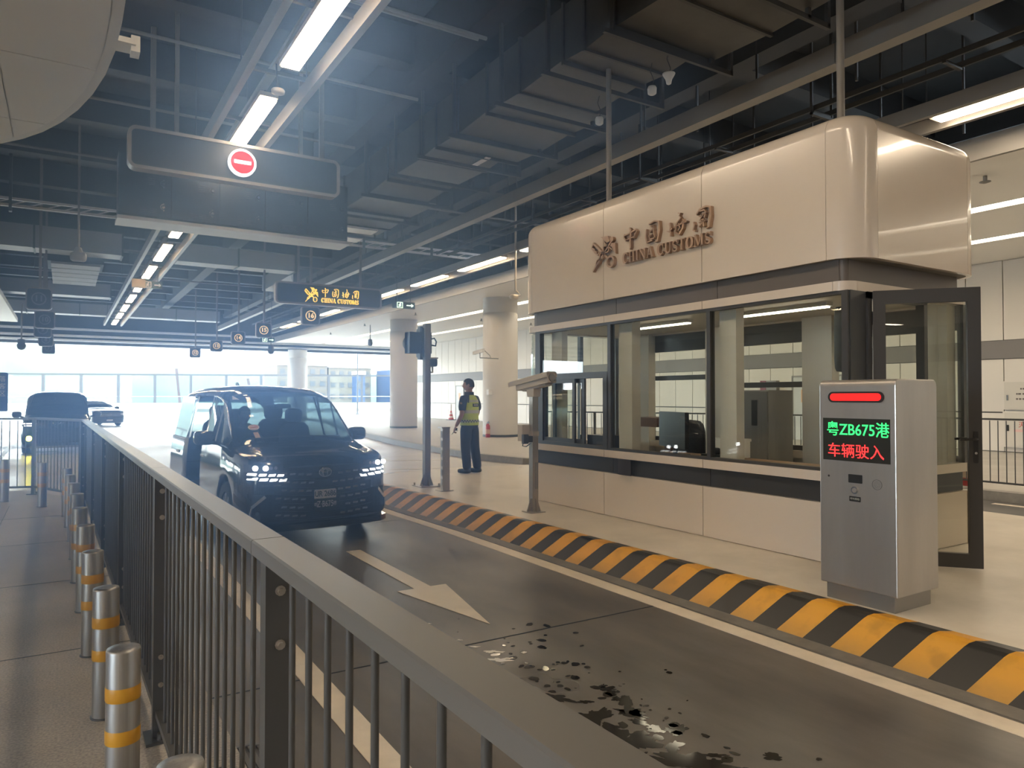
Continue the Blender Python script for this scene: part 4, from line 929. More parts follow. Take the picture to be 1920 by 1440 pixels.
mo2 = inside('printer', 'black desktop device sitting inside the open booth hatch', 'device', (5.98, 7.35, 1.04)); MB().box(5.88, 7.1, 1.04, 6.12, 7.5, 1.20).build('body', BLACK, mo2, True); MB().box(5.875, 7.14, 1.06, 5.88, 7.3, 1.12).build('paper_slot', DGREY, mo2, True); MB().box(5.86, 6.98, 1.0, 6.2, 7.56, 1.04).build('tray', DGREY, mo2, True)
mo3 = inside('phone_rack', 'small black stand with leaning pole on the booth desk', 'stand', (6.1, 5.35, 1.01)); MB().box(6.0, 5.3, 1.01, 6.22, 5.62, 1.07).build('base', BLACK, mo3, True); MB().cyl((6.1, 5.36, 1.06), (6.05, 5.28, 1.28), .012, 6).build('arm', WHITE, mo3, True); MB().sup((6.1, 5.52, 1.10), (.06, .07, .04), .6, 12).build('head', BLACK, mo3, True)
wb = inside('white_box', 'white box standing on the booth desk by middle window edge', 'box', (6.3, 5.5, 1.01)); MB().box(6.28, 5.36, 1.02, 6.5, 5.72, 1.20).build('carton', WHITE, wb, True); MB().box(6.27, 5.35, 1.20, 6.51, 5.73, 1.23).build('lid', WHITE, wb, True)
pc = inside('cabinet', 'tall grey steel cabinet with dark vents inside the booth', 'cabinet', (7.3, 5.9, .27)); MB().box(7.15, 5.62, .27, 7.6, 6.35, 1.78).build('carcass', MGREY, pc, True)
for y in (5.63, 5.99): MB().box(7.13, y, .30, 7.15, y+.35, 1.76).build('door', M('cab_grey', (.17, .165, .16), .45), pc, True); MB().box(7.12, y+.14, 1.35, 7.131, y+.22, 1.66).build('vent', BLACK, pc, True)
ch = inside('office_chair', 'black office chair behind the booth desk', 'chair', (6.8, 6.6, .27)); MB().sup((6.8, 6.6, .75), (.25, .25, .05), .5, 14).build('seat', BLACK, ch, True); MB().sup((6.98, 6.72, 1.12), (.06, .24, .28), .5, 14).build('backrest', BLACK, ch, True); MB().cyl((6.8, 6.6, .33), (6.8, 6.6, .72), .03, 10).build('column', CHROME, ch, True)
for k in range(5): a = k*1.2566; MB().bar((6.8, 6.6, .33), (6.8+.27*math.cos(a), 6.6+.27*math.sin(a), .295), .04, .03).build('base_arm', BLACK, ch, True)
ac = inside('air_conditioner', 'dark wall hung unit inside the booth near the open door', 'appliance', (6.0, 3.9, 2.1)); m = MB(); m.sup((5.97, 3.87, 2.22), (.08, .06, .30), .3, 14); m.build('body', DGREY, ac, True); m = MB(); m.tube([(5.97, 3.87, 1.95), (6.0, 3.88, 1.5), (5.98, 3.86, 1.1)], .008, 6); m.build('cable', BLACK, ac, True)
for i, y in enumerate((5.0, 6.9)):
    l = inside('booth_light', ['lit tube fitting on the booth ceiling above near window', 'lit tube fitting on the booth ceiling above far window'][i], 'lamp', (6.6, y, 2.6)); MB().box(6.5, y-.6, 2.62, 6.6, y+.6, 2.66).build('housing', WHITE, l, True); MB().box(6.52, y-.58, 2.605, 6.58, y+.58, 2.62).build('diffuser', M('booth_tube', (.9, .9, .85), .4, emit=(1, .86, .66), es=6), l, True)

# ================================================================== KIOSK
ki = thing('display_kiosk', 'brushed steel lane kiosk with red light bar and LED plate display', 'kiosk', (5.04, 3.02, .22))
m = MB(); prof = [(4.78, .335), (5.305, .335), (5.305, 1.77), (5.302, 1.79), (5.29, 1.81), (5.27, 1.822), (4.82, 1.822), (4.80, 1.815), (4.785, 1.80), (4.78, 1.78)]
mp = lambda a, b, d: (a, d, b); m.prism(prof, mp, 2.725, 3.305); o = m.build('cabinet', STEEL, ki, True)
bv = o.modifiers.new('edge', 'BEVEL'); bv.width = .008; bv.segments = 2; bv.limit_method = 'ANGLE'
MB().box(4.815, 2.765, .215, 5.27, 3.275, .34).build('plinth', M('plinth_steel', (.30, .28, .255), .4, metal=.8), ki, True)
mk = lambda cy, cz: (lambda a, b, d: (4.78-d, cy-a, cz+b))
mm = mk(3.018, 1.698)
MB().prism(rrect(.425, .078, .039, 8), mm, -.004, .004).build('light_bezel', BLACK, ki, True)
MB().prism(rrect(.385, .052, .026, 8), mm, .003, .009).build('red_light_bar', M('red_light_bar', (.6, .01, .01), .4, emit=(1, .012, .010), es=.55), ki, True)
MB().box(4.776, 2.765, 1.238, 4.782, 3.272, 1.545).build('led_screen', M('led_screen_dark', (.022, .022, .018), .3), ki, True)
m = MB(); text_mesh(m, '粤ZB675港', .112, mk(3.005, 1.46), .004, .007, bold=.003, sx=.90); m.build('plate_text', GREEN, ki, True)
m = MB(); text_mesh(m, '车辆驶入', .108, mk(3.02, 1.305), .004, .007); m.build('command_text', REDL, ki, True)
MB().prism(rrect(.104, .060, .004, 2), mk(3.022, 1.116), .0, .004).build('scanner_window', BLACK, ki, True)
o = MB().prism(circle(.026, 24), mk(3.026, 1.035), 0, .008).build('call_button', CHROME, ki, True); MB().prism(circle(.017, 20), mk(3.026, 1.035), .008, .012).build('button_face', STEEL, o, True)
o = MB().prism(rrect(.085, .036, .003, 2), mk(3.026, .972), 0, .003).build('name_plate', BLACK, ki, True); m = MB(); text_mesh(m, '呼叫帮助', .018, mk(3.026, .972), .003, .004); m.build('plate_lettering', M('plate_letter', (.6, .6, .5), .5), o, True)
m = MB(); mp_ = mk(2.862, 1.09)
m.ring(circle(.036, 24), circle(.033, 24), mp_, 0, .002)
for r_ in (.008, .016, .024):
    for i in range(int(r_*700)): a = 2*PI*i/int(r_*700); m.prism(circle(.0022, 6, r_*math.cos(a), r_*math.sin(a)), mp_, 0, .0015)
m.build('speaker_grille', M('grille_hole', (.16, .15, .14), .6), ki, True)
MB().prism(circle(.008, 10), mk(3.23, 1.12), 0, .002).build('lock', DGREY, ki, True)

# ================================================================== POLES ON THE ISLAND
cp = thing('camera_post', 'steel post with long box camera in front of the booth far end', 'camera post', (5.13, 7.66, .22))
x, y = 5.13, 7.66
m = MB(); m.box(x-.043, y-.043, .22, x+.043, y+.043, 1.73); m.build('pole', STEEL, cp, True)
m = MB(); m.box(x-.11, y-.11, .22, x+.11, y+.11, .232); m.build('base_plate', STEEL, cp, True)
for dx, dy in ((1, 0), (-1, 0), (0, 1), (0, -1)):
    m = MB(); px, py = -dy, dx
    a = [(.043, .232), (.105, .232), (.05, .40), (.043, .40)]; m.prism(a, lambda p, q, d: (x+dx*p+px*d, y+dy*p+py*d, q), -.005, .005); m.build('gusset', STEEL, cp, True)
m = MB(); m.hexa([(x-.05, y-.07, 1.70), (x+.05, y-.07, 1.70), (x+.05, y+.07, 1.70), (x-.05, y+.07, 1.70)], [(x-.06, y-.09, 1.80), (x+.06, y-.09, 1.80), (x+.06, y+.09, 1.83), (x-.06, y+.09, 1.83)]); m.build('bracket', CAMW, cp, True)
tl = math.radians(-9); hd = Vector((-.12, .98, math.tan(tl))).normalized(); hs = Vector((hd.y, -hd.x, 0)).normalized(); hu = hs.cross(hd)
hp = lambda a, b, d: tuple(Vector((x, y-.02, 1.90))+hd*a+hs*b+hu*d)
m = MB(); m.hexa([hp(-.33, -.07, -.075), hp(-.33, .07, -.075), hp(-.33, .07, .045), hp(-.33, -.07, .045)], [hp(.30, -.07, -.075), hp(.30, .07, -.075), hp(.30, .07, .045), hp(.30, -.07, .045)]); m.build('camera_body', CAMW, cp, True)
m = MB(); m.prism([(-.085, -.005), (-.085, .052), (-.06, .066), (.06, .066), (.085, .052), (.085, -.005), (.078, -.005), (.078, .047), (-.078, .047), (-.078, -.005)], lambda a, b, d: hp(d, a, b), -.34, .44); m.build('sun_hood', CAMW, cp, True)
m = MB(); m.hexa([hp(-.26, -.055, -.10), hp(-.26, .055, -.10), hp(-.26, .055, -.075), hp(-.26, -.055, -.075)], [hp(.20, -.055, -.10), hp(.20, .055, -.10), hp(.20, .055, -.075), hp(.20, -.055, -.075)]); m.build('under_plate', CAMW, cp, True)
m = MB(); m.cyl(hp(-.33, 0, -.015), hp(-.345, 0, -.015), .052, 16); m.cyl(hp(-.33, .03, -.05), hp(-.37, .03, -.05), .012, 8); m.build('end_cap', MGREY, cp, True)
m = MB(); m.cyl(hp(.30, 0, -.015), hp(.31, 0, -.015), .05, 16); m.build('lens_window', BLACK, cp, True)
m = MB(); m.box(x-.16, y+.02, 1.13, x-.045, y+.13, 1.34); m.box(x-.05, y-.05, 1.2, x+.05, y+.05, 1.26); m.build('junction_box', CAMW, cp, True)
m = MB(); m.box(x-.17, y-.035, 1.10, x-.10, y+.02, 1.22); m.box(x-.10, y-.046, 1.12, x-.043, y+.03, 1.20); m.build('sensor', DGREY, cp, True)
m = MB(); m.tube([(x-.12, y+.05, 1.13), (x-.13, y+.06, 1.07), (x-.08, y+.05, 1.06), (x-.05, y+.0, 1.10)], .008, 6); m.build('cable', BLACK, cp, True)
m = MB(); m.box(x-.008, y-.048, .52, x+.04, y-.043, .86); m.build('access_plate', MGREY, cp, True)

sp = thing('signal_pole', 'tall grey pole carrying a black traffic signal seen from behind', 'signal pole', (5.10, 10.80, .22))
x, y = 5.10, 10.80
MB().box(x-.05, y-.05, .22, x+.05, y+.05, 2.91).build('pole', RAILM, sp, True); MB().box(x-.18, y-.18, .22, x+.18, y+.18, .235).build('base_plate', STEEL, sp, True)
for dx, dy in ((1, 0), (-1, 0), (0, 1), (0, -1)):
    px, py = -dy, dx; MB().prism([(.05, .235), (.12, .235), (.055, .42), (.05, .42)], lambda p, q, d: (x+dx*p+px*d, y+dy*p+py*d, q), -.006, .006).build('gusset', RAILM, sp, True)
m = MB()
for sx_, sy_ in product((-1, 1), (-1, 1)): m.cyl((x+.15*sx_, y+.15*sy_, .23), (x+.15*sx_, y+.15*sy_, .275), .014, 6)
m.build('anchor_bolts', STEEL, sp, True)
m = MB(); m.box(4.80, y+.02, 2.42, 5.08, y+.22, 2.77); m.box(5.12, y+.0, 2.42, 5.19, y+.22, 2.77); m.box(4.80, y+.10, 2.42, 5.19, y+.22, 2.77); o = m.build('signal_box', BLACK, sp, True)
m = MB(); m.box(5.02, y+.0, 2.36, 5.06, y+.24, 2.84); m.box(5.0, y+.05, 2.32, 5.08, y+.15, 2.87); m.build('signal_bracket', BLACK, o, True)
m = MB(); m.lathe([(.13, 0), (.13, .12), (.12, .12), (.12, .0)], (4.94, y+.22, 2.60), 20, 'y'); m.build('signal_visor', BLACK, o, True)
m = MB(); m.tube([(5.19, y+.05, 2.66), (5.25, y+.03, 2.68), (5.275, y+.0, 2.62), (5.25, y-.02, 2.55), (5.19, y+.0, 2.56)], .014, 8); m.build('cable_loop', BLACK, sp, True)
m = MB(); m.sup((5.20, y+.03, 2.27), (.075, .11, .07), .4, 14); o = m.build('camera_head', BLACK, sp, True)
m = MB(); m.tube([(5.13, y-.03, 2.10), (5.20, y-.01, 2.11), (5.21, y+.01, 2.20)], .016, 8); m.box(5.14, y-.06, 2.33, 5.28, y+.16, 2.355); m.build('camera_arm', CAMW, sp, True)

lp = thing('sensor_post', 'short steel light-curtain post with a row of lens windows', 'sensor post', (5.10, 10.14, .22))
x, y = 5.10, 10.14
m = MB(); m.prism([(x-.06, y-.06), (x+.06, y-.06), (x+.06, y+.06), (x+.0, y+.06), (x-.06, y+.02)], lambda a, b, d: (a, b, d), .23, 1.21); m.build('housing', STEEL, lp, True)
m = MB(); m.box(x-.085, y-.07, 1.205, x+.065, y+.07, 1.225); m.build('cap', STEEL, lp, True); MB().box(x-.11, y-.10, .22, x+.11, y+.10, .235).build('base_plate', STEEL, lp, True)
for k in range(6): m = MB(); m.prism(rrect(.05, .11, .02, 4), lambda a, b, d: (x-.06-d, y-.02-a, .36+.15*k+b), -.004, .008); m.build('lens_window', M('lens_glass', (.45, .47, .50), .12, metal=.4), lp, True)

# cone and extinguisher, notice boxes on columns
cnn = thing('traffic_cone', 'red and white striped traffic cone against the back wall', 'cone', (21.9, 42.6, .15))
m = MB(); m.box(21.65, 42.35, .15, 22.15, 42.85, .19); m.build('base', BLACK, cnn, True)
for i in range(6): r0, r1 = .19-.027*i, .19-.027*(i+1); m = MB(); m.lathe([(r0, .19+.115*i), (r1, .19+.115*(i+1))], (21.9, 42.6, 0), 16, cap=(i == 5)); m.build('band', [M('cone_red', (.55, .05, .04), .5), WHITE][i % 2], cnn, True)
def extinguisher(x, y, z, lab):
    e = thing('fire_extinguisher', lab, 'fire extinguisher', (x, y, z), 0, 'fire extinguishers')
    MB().lathe([(.085, 0), (.09, .02), (.09, .40), (.075, .47), (.035, .50), (.03, .54)], (x, y, z), 16).build('cylinder', REDP, e, True)
    m = MB(); m.box(x-.02, y-.09, z+.54, x+.02, y+.04, z+.58); m.bar((x, y-.09, z+.62), (x, y+.02, z+.58), .03, .015); m.build('valve', BLACK, e, True)
    m = MB(); m.tube([(x, y+.03, z+.56), (x, y+.12, z+.5), (x, y+.11, z+.25)], .012, 6); m.build('hose', BLACK, e, True)
    MB().lathe([(.0905, .14), (.0912, .15), (.0912, .30), (.0905, .31)], (x, y, z), 16, cap=False).build('label_band', M('label_cream', (.6, .45, .35), .6), e, True)
extinguisher(13.72, 23.62, .15, 'red fire extinguisher at the foot of the thick column behind the officer'); extinguisher(12.9, 6.9, .15, 'red fire extinguisher by the black railing behind the booth'); extinguisher(13.4, 6.4, .15, 'spare fire extinguisher behind black railing, seen through booth glass')
o = MB().box(13.74, 23.6, 1.78, 13.90, 23.76, 1.98).build('call_point', WHITE); tag(o, 'small white box fixed to the thick column behind the officer', 'box')

# ================================================================== CAMERAS, DOMES, SENSORS OVERHEAD
def wallcam(x, y, z, lab):
    c = thing('cctv_camera', lab, 'camera', (x, y, z))
    m = MB(); m.hexa([(x-.55, y-.4, z+.10), (x-.47, y-.45, z+.10), (x-.47, y-.45, z+.22), (x-.55, y-.4, z+.22)], [(x-.75, y-.02, z+.0), (x-.67, y-.07, z+.0), (x-.67, y-.07, z+.12), (x-.75, y-.02, z+.12)]); m.build('camera_body', WHITE, c, True)
    m = MB(); m.tube([(x-.58, y-.28, z+.08), (x-.58, y-.28, z-.12), (x+.33, y-.1, z-.12)], .02, 6); m.tube([(x-.45, y-.3, z+.2), (x-.1, y-.2, z-.02), (x, y-.1, z-.12)], .012, 6); m.build('bracket', MGREY, c, True)
wallcam(13.75, 23.55, 3.28, 'small white camera on a bracket on the thick column')
def dropcam(x, y, z, lab, rodtop=8.0, sc=1., mat=DGREY, kind='ptz'):
    c = thing('ceiling_camera', lab, 'camera', (x, y, z))
    MB().cyl((x, y, z+.2*sc), (x, y, rodtop), .022*sc, 8).build('drop_rod', RAILM, c, True)
    m = MB()
    if kind == 'ptz': m.lathe([(.03, .22), (.10, .20), (.10, .08), (.115, .06), (.115, -.02), (.09, -.09), (.03, -.12)], (x, y, z), 16) if sc == 1 else m.lathe([(.03*sc, .22*sc), (.10*sc, .2*sc), (.1*sc, .08*sc), (.12*sc, .06*sc), (.12*sc, -.02*sc), (.09*sc, -.09*sc), (.03*sc, -.12*sc)], (x, y, z), 16)
    else: m.sup((x, y, z), (.16, .10, .10), .5, 12); m.lathe([(.06, 0), (.09, .1), (.06, .2)], (x, y, z), 12)
    m.build('camera_head', mat, c, True)
dropcam(.235, 18.0, 4.72, 'boxy grey camera on a long rod, left of the display cabinet', kind='box', mat=MGREY)
dropcam(-1.69, 40, 4.05, 'dark dome camera hanging before the bright opening beside the unlit lane signs', sc=1.5, rodtop=6)
dropcam(9.55, 40, 4.2, 'dark dome camera hanging before bright opening below the lit fifteen sign', sc=1.5, rodtop=6)
dropcam(1.86, 25.2, 3.5, 'small camera on a long rod below the lamp trough far part', rodtop=8, sc=1.0) if False else None
dropcam(13.9, 36.5, 4.55, 'small camera on a rod under the white soffit', rodtop=5.6, sc=1.1)
c = thing('ceiling_camera', 'white bullet camera hanging on a rod beside the booth far corner', 'camera', (11.2, 17.0, 5.0))
wx, wy = 10.9, 17.2
MB().cyl((wx, wy, 4.72), (wx, wy, 8), .03, 8).build('drop_rod', CAMW, c, True); m = MB(); m.tube([(wx, wy, 4.75), (wx+.12, wy, 4.66), (wx+.1, wy-.1, 4.58), (wx, wy, 4.60)], .02, 6); m.build('cable', CAMW, c, True); MB().sup((wx-.05, wy, 4.55), (.12, .12, .07), .6, 12).build('camera_head', CAMW, c, True)
for i, (x, y, z) in enumerate(((6.30, 6.4, 5.62), (6.35, 6.75, 5.62), (6.42, 7.9, 5.62))):
    s_ = thing('ceiling_sensor', ['white cone shaped sensor under the air duct, nearest', 'white cup shaped sensor under the air duct, second one', 'white cup shaped sensor with loose wire, third under the duct'][i], 'sensor', (x, y, z))
    m = MB(); m.lathe([(.015, -.06), (.03, -.05), (.04, .0), (.075, .06), (.08, .075), (.05, .08)] if i == 0 else [(.035, -.05), (.055, -.035), (.06, .03), (.05, .055), (.02, .06)], (x, y, z), 16); m.build('sensor_body', WHITE, s_, True)
    m = MB(); m.tube([(x, y, z+.05), (x+.03, y, z+.15), (x-.03, y, z+.25), (x, y, z+.36)], .006, 6); m.build('wire', DGREY, s_, True)
sm = thing('smoke_detector', 'round pale detector hanging in the trough between two lit strips', 'detector', (2.40, 9.75, 5.8)); MB().lathe([(.05, -.03), (.085, -.02), (.09, .015), (.08, .03), (.02, .035)], (2.40, 9.75, 5.80), 20).build('detector_body', CAMW, sm, True); m = MB(); m.tube([(2.40, 9.75, 5.83), (2.38, 9.72, 5.95), (2.36, 9.7, 6.15)], .012, 6); m.build('cable', BLACK, sm, True)

# ================================================================== HANGING SIGNS
mps = lambda X, Y, Z: (lambda a, b, d: (X+a, Y-d, Z+b))
def board(name, lab, X, Y, Z, w, h, r_, th=.14, rods=(), group=None, cat='sign', fw=.05):
    t = thing(name, lab, cat, (X, Y, Z), 0, group); mp = mps(X, Y, Z)
    m = MB(); m.ring(rrect(w, h, r_, 8), rrect(w-2*fw, h-2*fw, max(r_-fw, .02), 8), mp, -th, .0); m.build('frame', SIGNF, t, True)
    m = MB(); m.prism(rrect(w-2*fw+.01, h-2*fw+.01, max(r_-fw, .02), 8), mp, -th+.02, -.02); m.build('panel', SIGND, t, True)
    for a in rods: MB().box(X+a-.03, Y+.04, Z+h/2, X+a+.03, Y+.10, 8.0).build('hanger_rod', RAILM, t, True)
    return t, mp
t, mp = board('hanging_sign', 'long dark hanging sign with lit red no-entry roundel', 2.39, 12.0, 5.455, 3.24, .64, .12, .22, (-.95, .96))
MB().prism(circle(.215, 36), mp, -.02, .06).build('roundel_ring', WHITEL, t, True); MB().prism(circle(.178, 36), mp, .055, .066).build('roundel_disc', RED, t, True); MB().prism(rrect(.26, .058, .002, 1), mp, .06, .07).build('roundel_bar', WHITEL, t, True)
t, mp = board('hanging_sign.001', 'dark hanging sign with yellow lit customs emblem and CHINA CUSTOMS lettering', 6.75, 21.0, 4.735, 3.24, .64, .12, .2, (-.95, .95))
customs_marks(t, GOLD, lambda a, b, d: mp(a-.78, b-.23, d), 1.66, .44, -.02, .012)
WORDS = dict(zip(range(7, 17), 'seven eight nine ten eleven twelve thirteen fourteen fifteen sixteen'.split()))
for n, X, Y in ((16, 6.2, 21.15), (15, 6.1, 26.6), (14, 6.03, 30.7), (13, 6.09, 36), (12, 6.05, 42.2), (11, -.543, 21), (10, -.53, 26.6), (9, -.67, 30.7), (8, -.67, 36), (7, -.67, 42.2)):
    lit = n >= 12
    t, mp = board('lane_sign', 'square %s lane sign numbered %s in a circle' % ('lit' if lit else 'unlit', WORDS[n]), X, Y, 4.11, .55, .55, .09, .14, (0.02,), 'numbered lane signs', fw=.03)
    m = MB(); m.ring(circle(.155, 28), circle(.132, 28), mp, -.02, .004); m.build('number_ring', AMB if lit else DIMD, t, True)
    m = MB(); text_mesh(m, str(n), .20, mp, -.02, .006, bold=.02); m.build('number', AMB if lit else DIMD, t, True)
# display cabinet (rear of an LED gantry)
dc = thing('display_cabinet', 'wide dark overhead display cabinet with latched doors below the no-entry sign', 'display cabinet', (2.64, 13.2, 4.6))
MB().box(.72, 13.24, 4.66, 4.57, 13.7, 5.72).build('body', SIGND, dc, True)
for k in range(5):
    x0 = .73+.768*k; m = MB(); m.box(x0+.006, 13.20, 4.70, x0+.756, 13.25, 5.70); d_ = m.build('door', M('cab_navy', (.022, .026, .036), .4), dc, True)
    for z in (4.87, 5.265):
        m = MB(); mp = mps(x0+.655, 13.2, z); m.prism(circle(.022, 14), mp, 0, .012); m.prism(circle(.010, 8, 0, .055), mp, 0, .01); m.prism(circle(.010, 8, 0, -.055), mp, 0, .01); m.strip(brush(arcp(-.01, 0, .04, .045, 100, 260, .008)), mp, 0, .01); m.build('latch', CHROME, d_, True)
    m = MB()
    for j in range(4):
        m.box(x0+.42, 13.188, 5.22+.035*j, x0+.53, 13.20, 5.228+.035*j)
        if j < 3: m.box(x0+.30, 13.188, 4.76+.03*j, x0+.41, 13.20, 4.767+.03*j); m.box(x0+.44, 13.188, 4.76+.03*j, x0+.55, 13.20, 4.767+.03*j)
    m.build('vent_slots', M('vent_grey', (.11, .115, .13), .5), d_, True)
MB().box(.70, 13.14, 4.60, 4.60, 13.75, 4.655).build('base_rail', M('cab_rail', (.55, .56, .58), .4), dc, True)
for x_ in (1.2, 4.1): MB().box(x_, 13.45, 5.7, x_+.08, 13.53, 8).build('hanger', RAILM, dc, True)
# exit signs and blue sign
def exitsign(x, y, z, w, lab, lit):
    t = thing('exit_sign', lab, 'exit sign', (x, y, z)); mp = mps(x, y, z); MB().prism(rrect(w, .22, .01, 2), mp, -.06, 0).build('case', EXITD, t, True)
    a = -w*.18
    m = MB(); m.ring(rrect(.21, .19, .003, 1, a, 0), rrect(.17, .15, .003, 1, a, 0), mp, 0, .004)
    for k in ([(a+.02, .05, .03), (a, .0, .045), (a-.02, -.05, .025)], [(a, .02, .02), (a-.05, .01, .02)], [(a+.01, .02, .02), (a+.05, .0, .02)], [(a, -.01, .025), (a+.045, -.05, .02)], [(a-.01, -.02, .025), (a-.045, -.06, .02)]): m.strip(brush(k), mp, 0, .004)
    m.prism(circle(.018, 10, a+.025, .062), mp, 0, .004); m.build('running_figure', EXITL if lit else WHITE, t, True)
    m = MB(); m.strip(brush([(w*.12, 0, .035), (w*.38, 0, .035)]), mp, 0, .004); m.prism([(w*.33, .06), (w*.44, 0), (w*.33, -.06)], mp, 0, .004); m.build('arrow', EXITL if lit else WHITE, t, True)
    for q in (-w*.3, w*.3): MB().cyl((x+q, y+.03, z+.1), (x+q, y+.03, 8.0), .012, 6).build('hanger_rod', RODM, t, True)
exitsign(9.55, 22, 4.745, .80, 'lit green exit sign with arrow in front of the column', True)
exitsign(7.72, 33, 4.26, .62, 'far small lit exit sign with arrow below the number 15 sign', True)
exitsign(2.3, 25, 5.22, .62, 'exit sign with running figure crossing the lamp trough', False)
m = MB(); m.box(1.75, 24.9, 5.10, 2.12, 25.1, 5.36); o = m.build('sounder_box', M('box_tan', (.5, .36, .20), .5)); tag(o, 'tan alarm box beside exit sign on the lamp trough', 'box')
bs = thing('direction_sign', 'blue vertical drop-off area sign at the left frame edge', 'sign', (-1.2, 18, .2)); mp = mps(-1.27, 18, 1.80)
MB().prism(rrect(.58, .80, .03, 4), mp, -.06, 0).build('panel', BLUES, bs, True)
m = MB()
for i, ch_ in enumerate('落客区'): text_mesh(m, ch_, .13, lambda a, b, d, i=i: mp(a+.19, b+.26-.15*i, d), 0, .004)
m.build('lettering', WHITE, bs, True)
m = MB(); text_mesh(m, 'Drop off Area', .11, lambda a, b, d: mp(.05+b*1, -a+.02, d), 0, .004); m.build('english_lettering', WHITE, bs, True)
MB().cyl((-1.27, 18.05, .0), (-1.27, 18.05, 1.4), .04, 10).build('post', RAILM, bs, True)
# ================================================================== VEHICLES
def pchip(xs, ys):
    xs = np.array(xs, float); ys = np.array(ys, float); h = np.diff(xs); d = np.diff(ys)/h; m = np.zeros_like(ys)
    m[1:-1] = [0 if d[i]*d[i+1] <= 0 else 2*d[i]*d[i+1]/(d[i]+d[i+1]) for i in range(len(d)-1)]; m[0] = d[0]; m[-1] = d[-1]
    def f(x):
        i = int(np.clip(np.searchsorted(xs, x)-1, 0, len(xs)-2)); t = np.clip((x-xs[i])/h[i], 0, 1)
        return float((1+2*t)*(1-t)**2*ys[i]+t*(1-t)**2*h[i]*m[i]+t*t*(3-2*t)*ys[i+1]+t*t*(t-1)*h[i]*m[i+1])
    return f
VAN = dict(
  wm=([0, .03, .10, .22, .45, .8, 4.3, 4.7, 4.85], [.62, .72, .815, .875, .91, .925, .925, .90, .84]),
  zb=([0, .10, .3, .8, 1.6, 4.85], [.90, .97, 1.01, 1.06, 1.12, 1.13]),
  wr=([0, .2, .5, .88, 1.3, 1.75, 2.3, 4.5, 4.85], [.50, .66, .72, .80, .775, .735, .74, .72, .66]),
  zr=([0, .10, .4, .90, 1.3, 1.75, 2.2, 4.3, 4.7, 4.85], [.915, .985, 1.04, 1.10, 1.37, 1.68, 1.76, 1.74, 1.66, 1.55]),
  zt=([0, .10, .4, .88, 1.3, 1.75, 2.1, 3.0, 4.4, 4.75, 4.85], [.935, 1.01, 1.09, 1.16, 1.50, 1.82, 1.895, 1.93, 1.90, 1.83, 1.70]),
  L=4.85, cowl=.93, head=1.74, wheels=(.97, 3.95), R=.345, hood=.88, dA=(1.10, 1.70), dB=(1.78, 2.28), dC=(2.36, 3.28), dD=(3.40, 4.45), zs=.20)
BOX = dict(VAN, zt=([0, .10, .4, .75, 1.2, 1.55, 2.1, 3.0, 4.4, 4.75, 4.85], [1.00, 1.07, 1.14, 1.20, 1.60, 1.88, 1.93, 1.95, 1.93, 1.88, 1.70]),
  zr=([0, .10, .4, .78, 1.2, 1.6, 2.2, 4.3, 4.7, 4.85], [.98, 1.04, 1.09, 1.15, 1.48, 1.74, 1.78, 1.76, 1.7, 1.55]), zb=([0, .10, .3, .8, 1.6, 4.85], [.96, 1.02, 1.06, 1.10, 1.12, 1.13]),
  wm=([0, .03, .10, .22, .45, .8, 4.3, 4.7, 4.85], [.70, .80, .87, .91, .93, .935, .93, .91, .86]), wr=([0, .2, .5, .88, 1.3, 1.75, 2.3, 4.5, 4.85], [.58, .70, .76, .84, .82, .79, .79, .76, .70]), cowl=.80, head=1.55)
SUV = dict(VAN, zt=([0, .08, .4, 1.1, 1.5, 2.0, 2.5, 3.2, 4.0, 4.4, 4.5], [.86, .93, 1.0, 1.08, 1.32, 1.52, 1.56, 1.55, 1.40, 1.15, 1.0]),
  zr=([0, .08, .4, 1.1, 1.5, 2.0, 2.5, 3.2, 4.0, 4.4, 4.5], [.84, .90, .96, 1.02, 1.2, 1.40, 1.45, 1.44, 1.3, 1.08, .96]), zb=([0, .1, .4, 1.0, 4.2, 4.5], [.82, .87, .92, .96, 1.0, .94]),
  wm=([0, .03, .10, .22, .45, .8, 4.0, 4.3, 4.5], [.66, .76, .84, .88, .90, .91, .91, .88, .80]), wr=([0, .2, .5, 1.0, 1.5, 2.0, 3.0, 4.3, 4.5], [.55, .68, .72, .76, .72, .66, .66, .62, .6]),
  L=4.5, cowl=1.15, head=1.95, wheels=(.85, 3.6), R=.33, dA=(1.3, 1.6), dB=(1.65, 2.4), dC=(2.48, 3.2), dD=(3.3, 3.9), zs=.18)
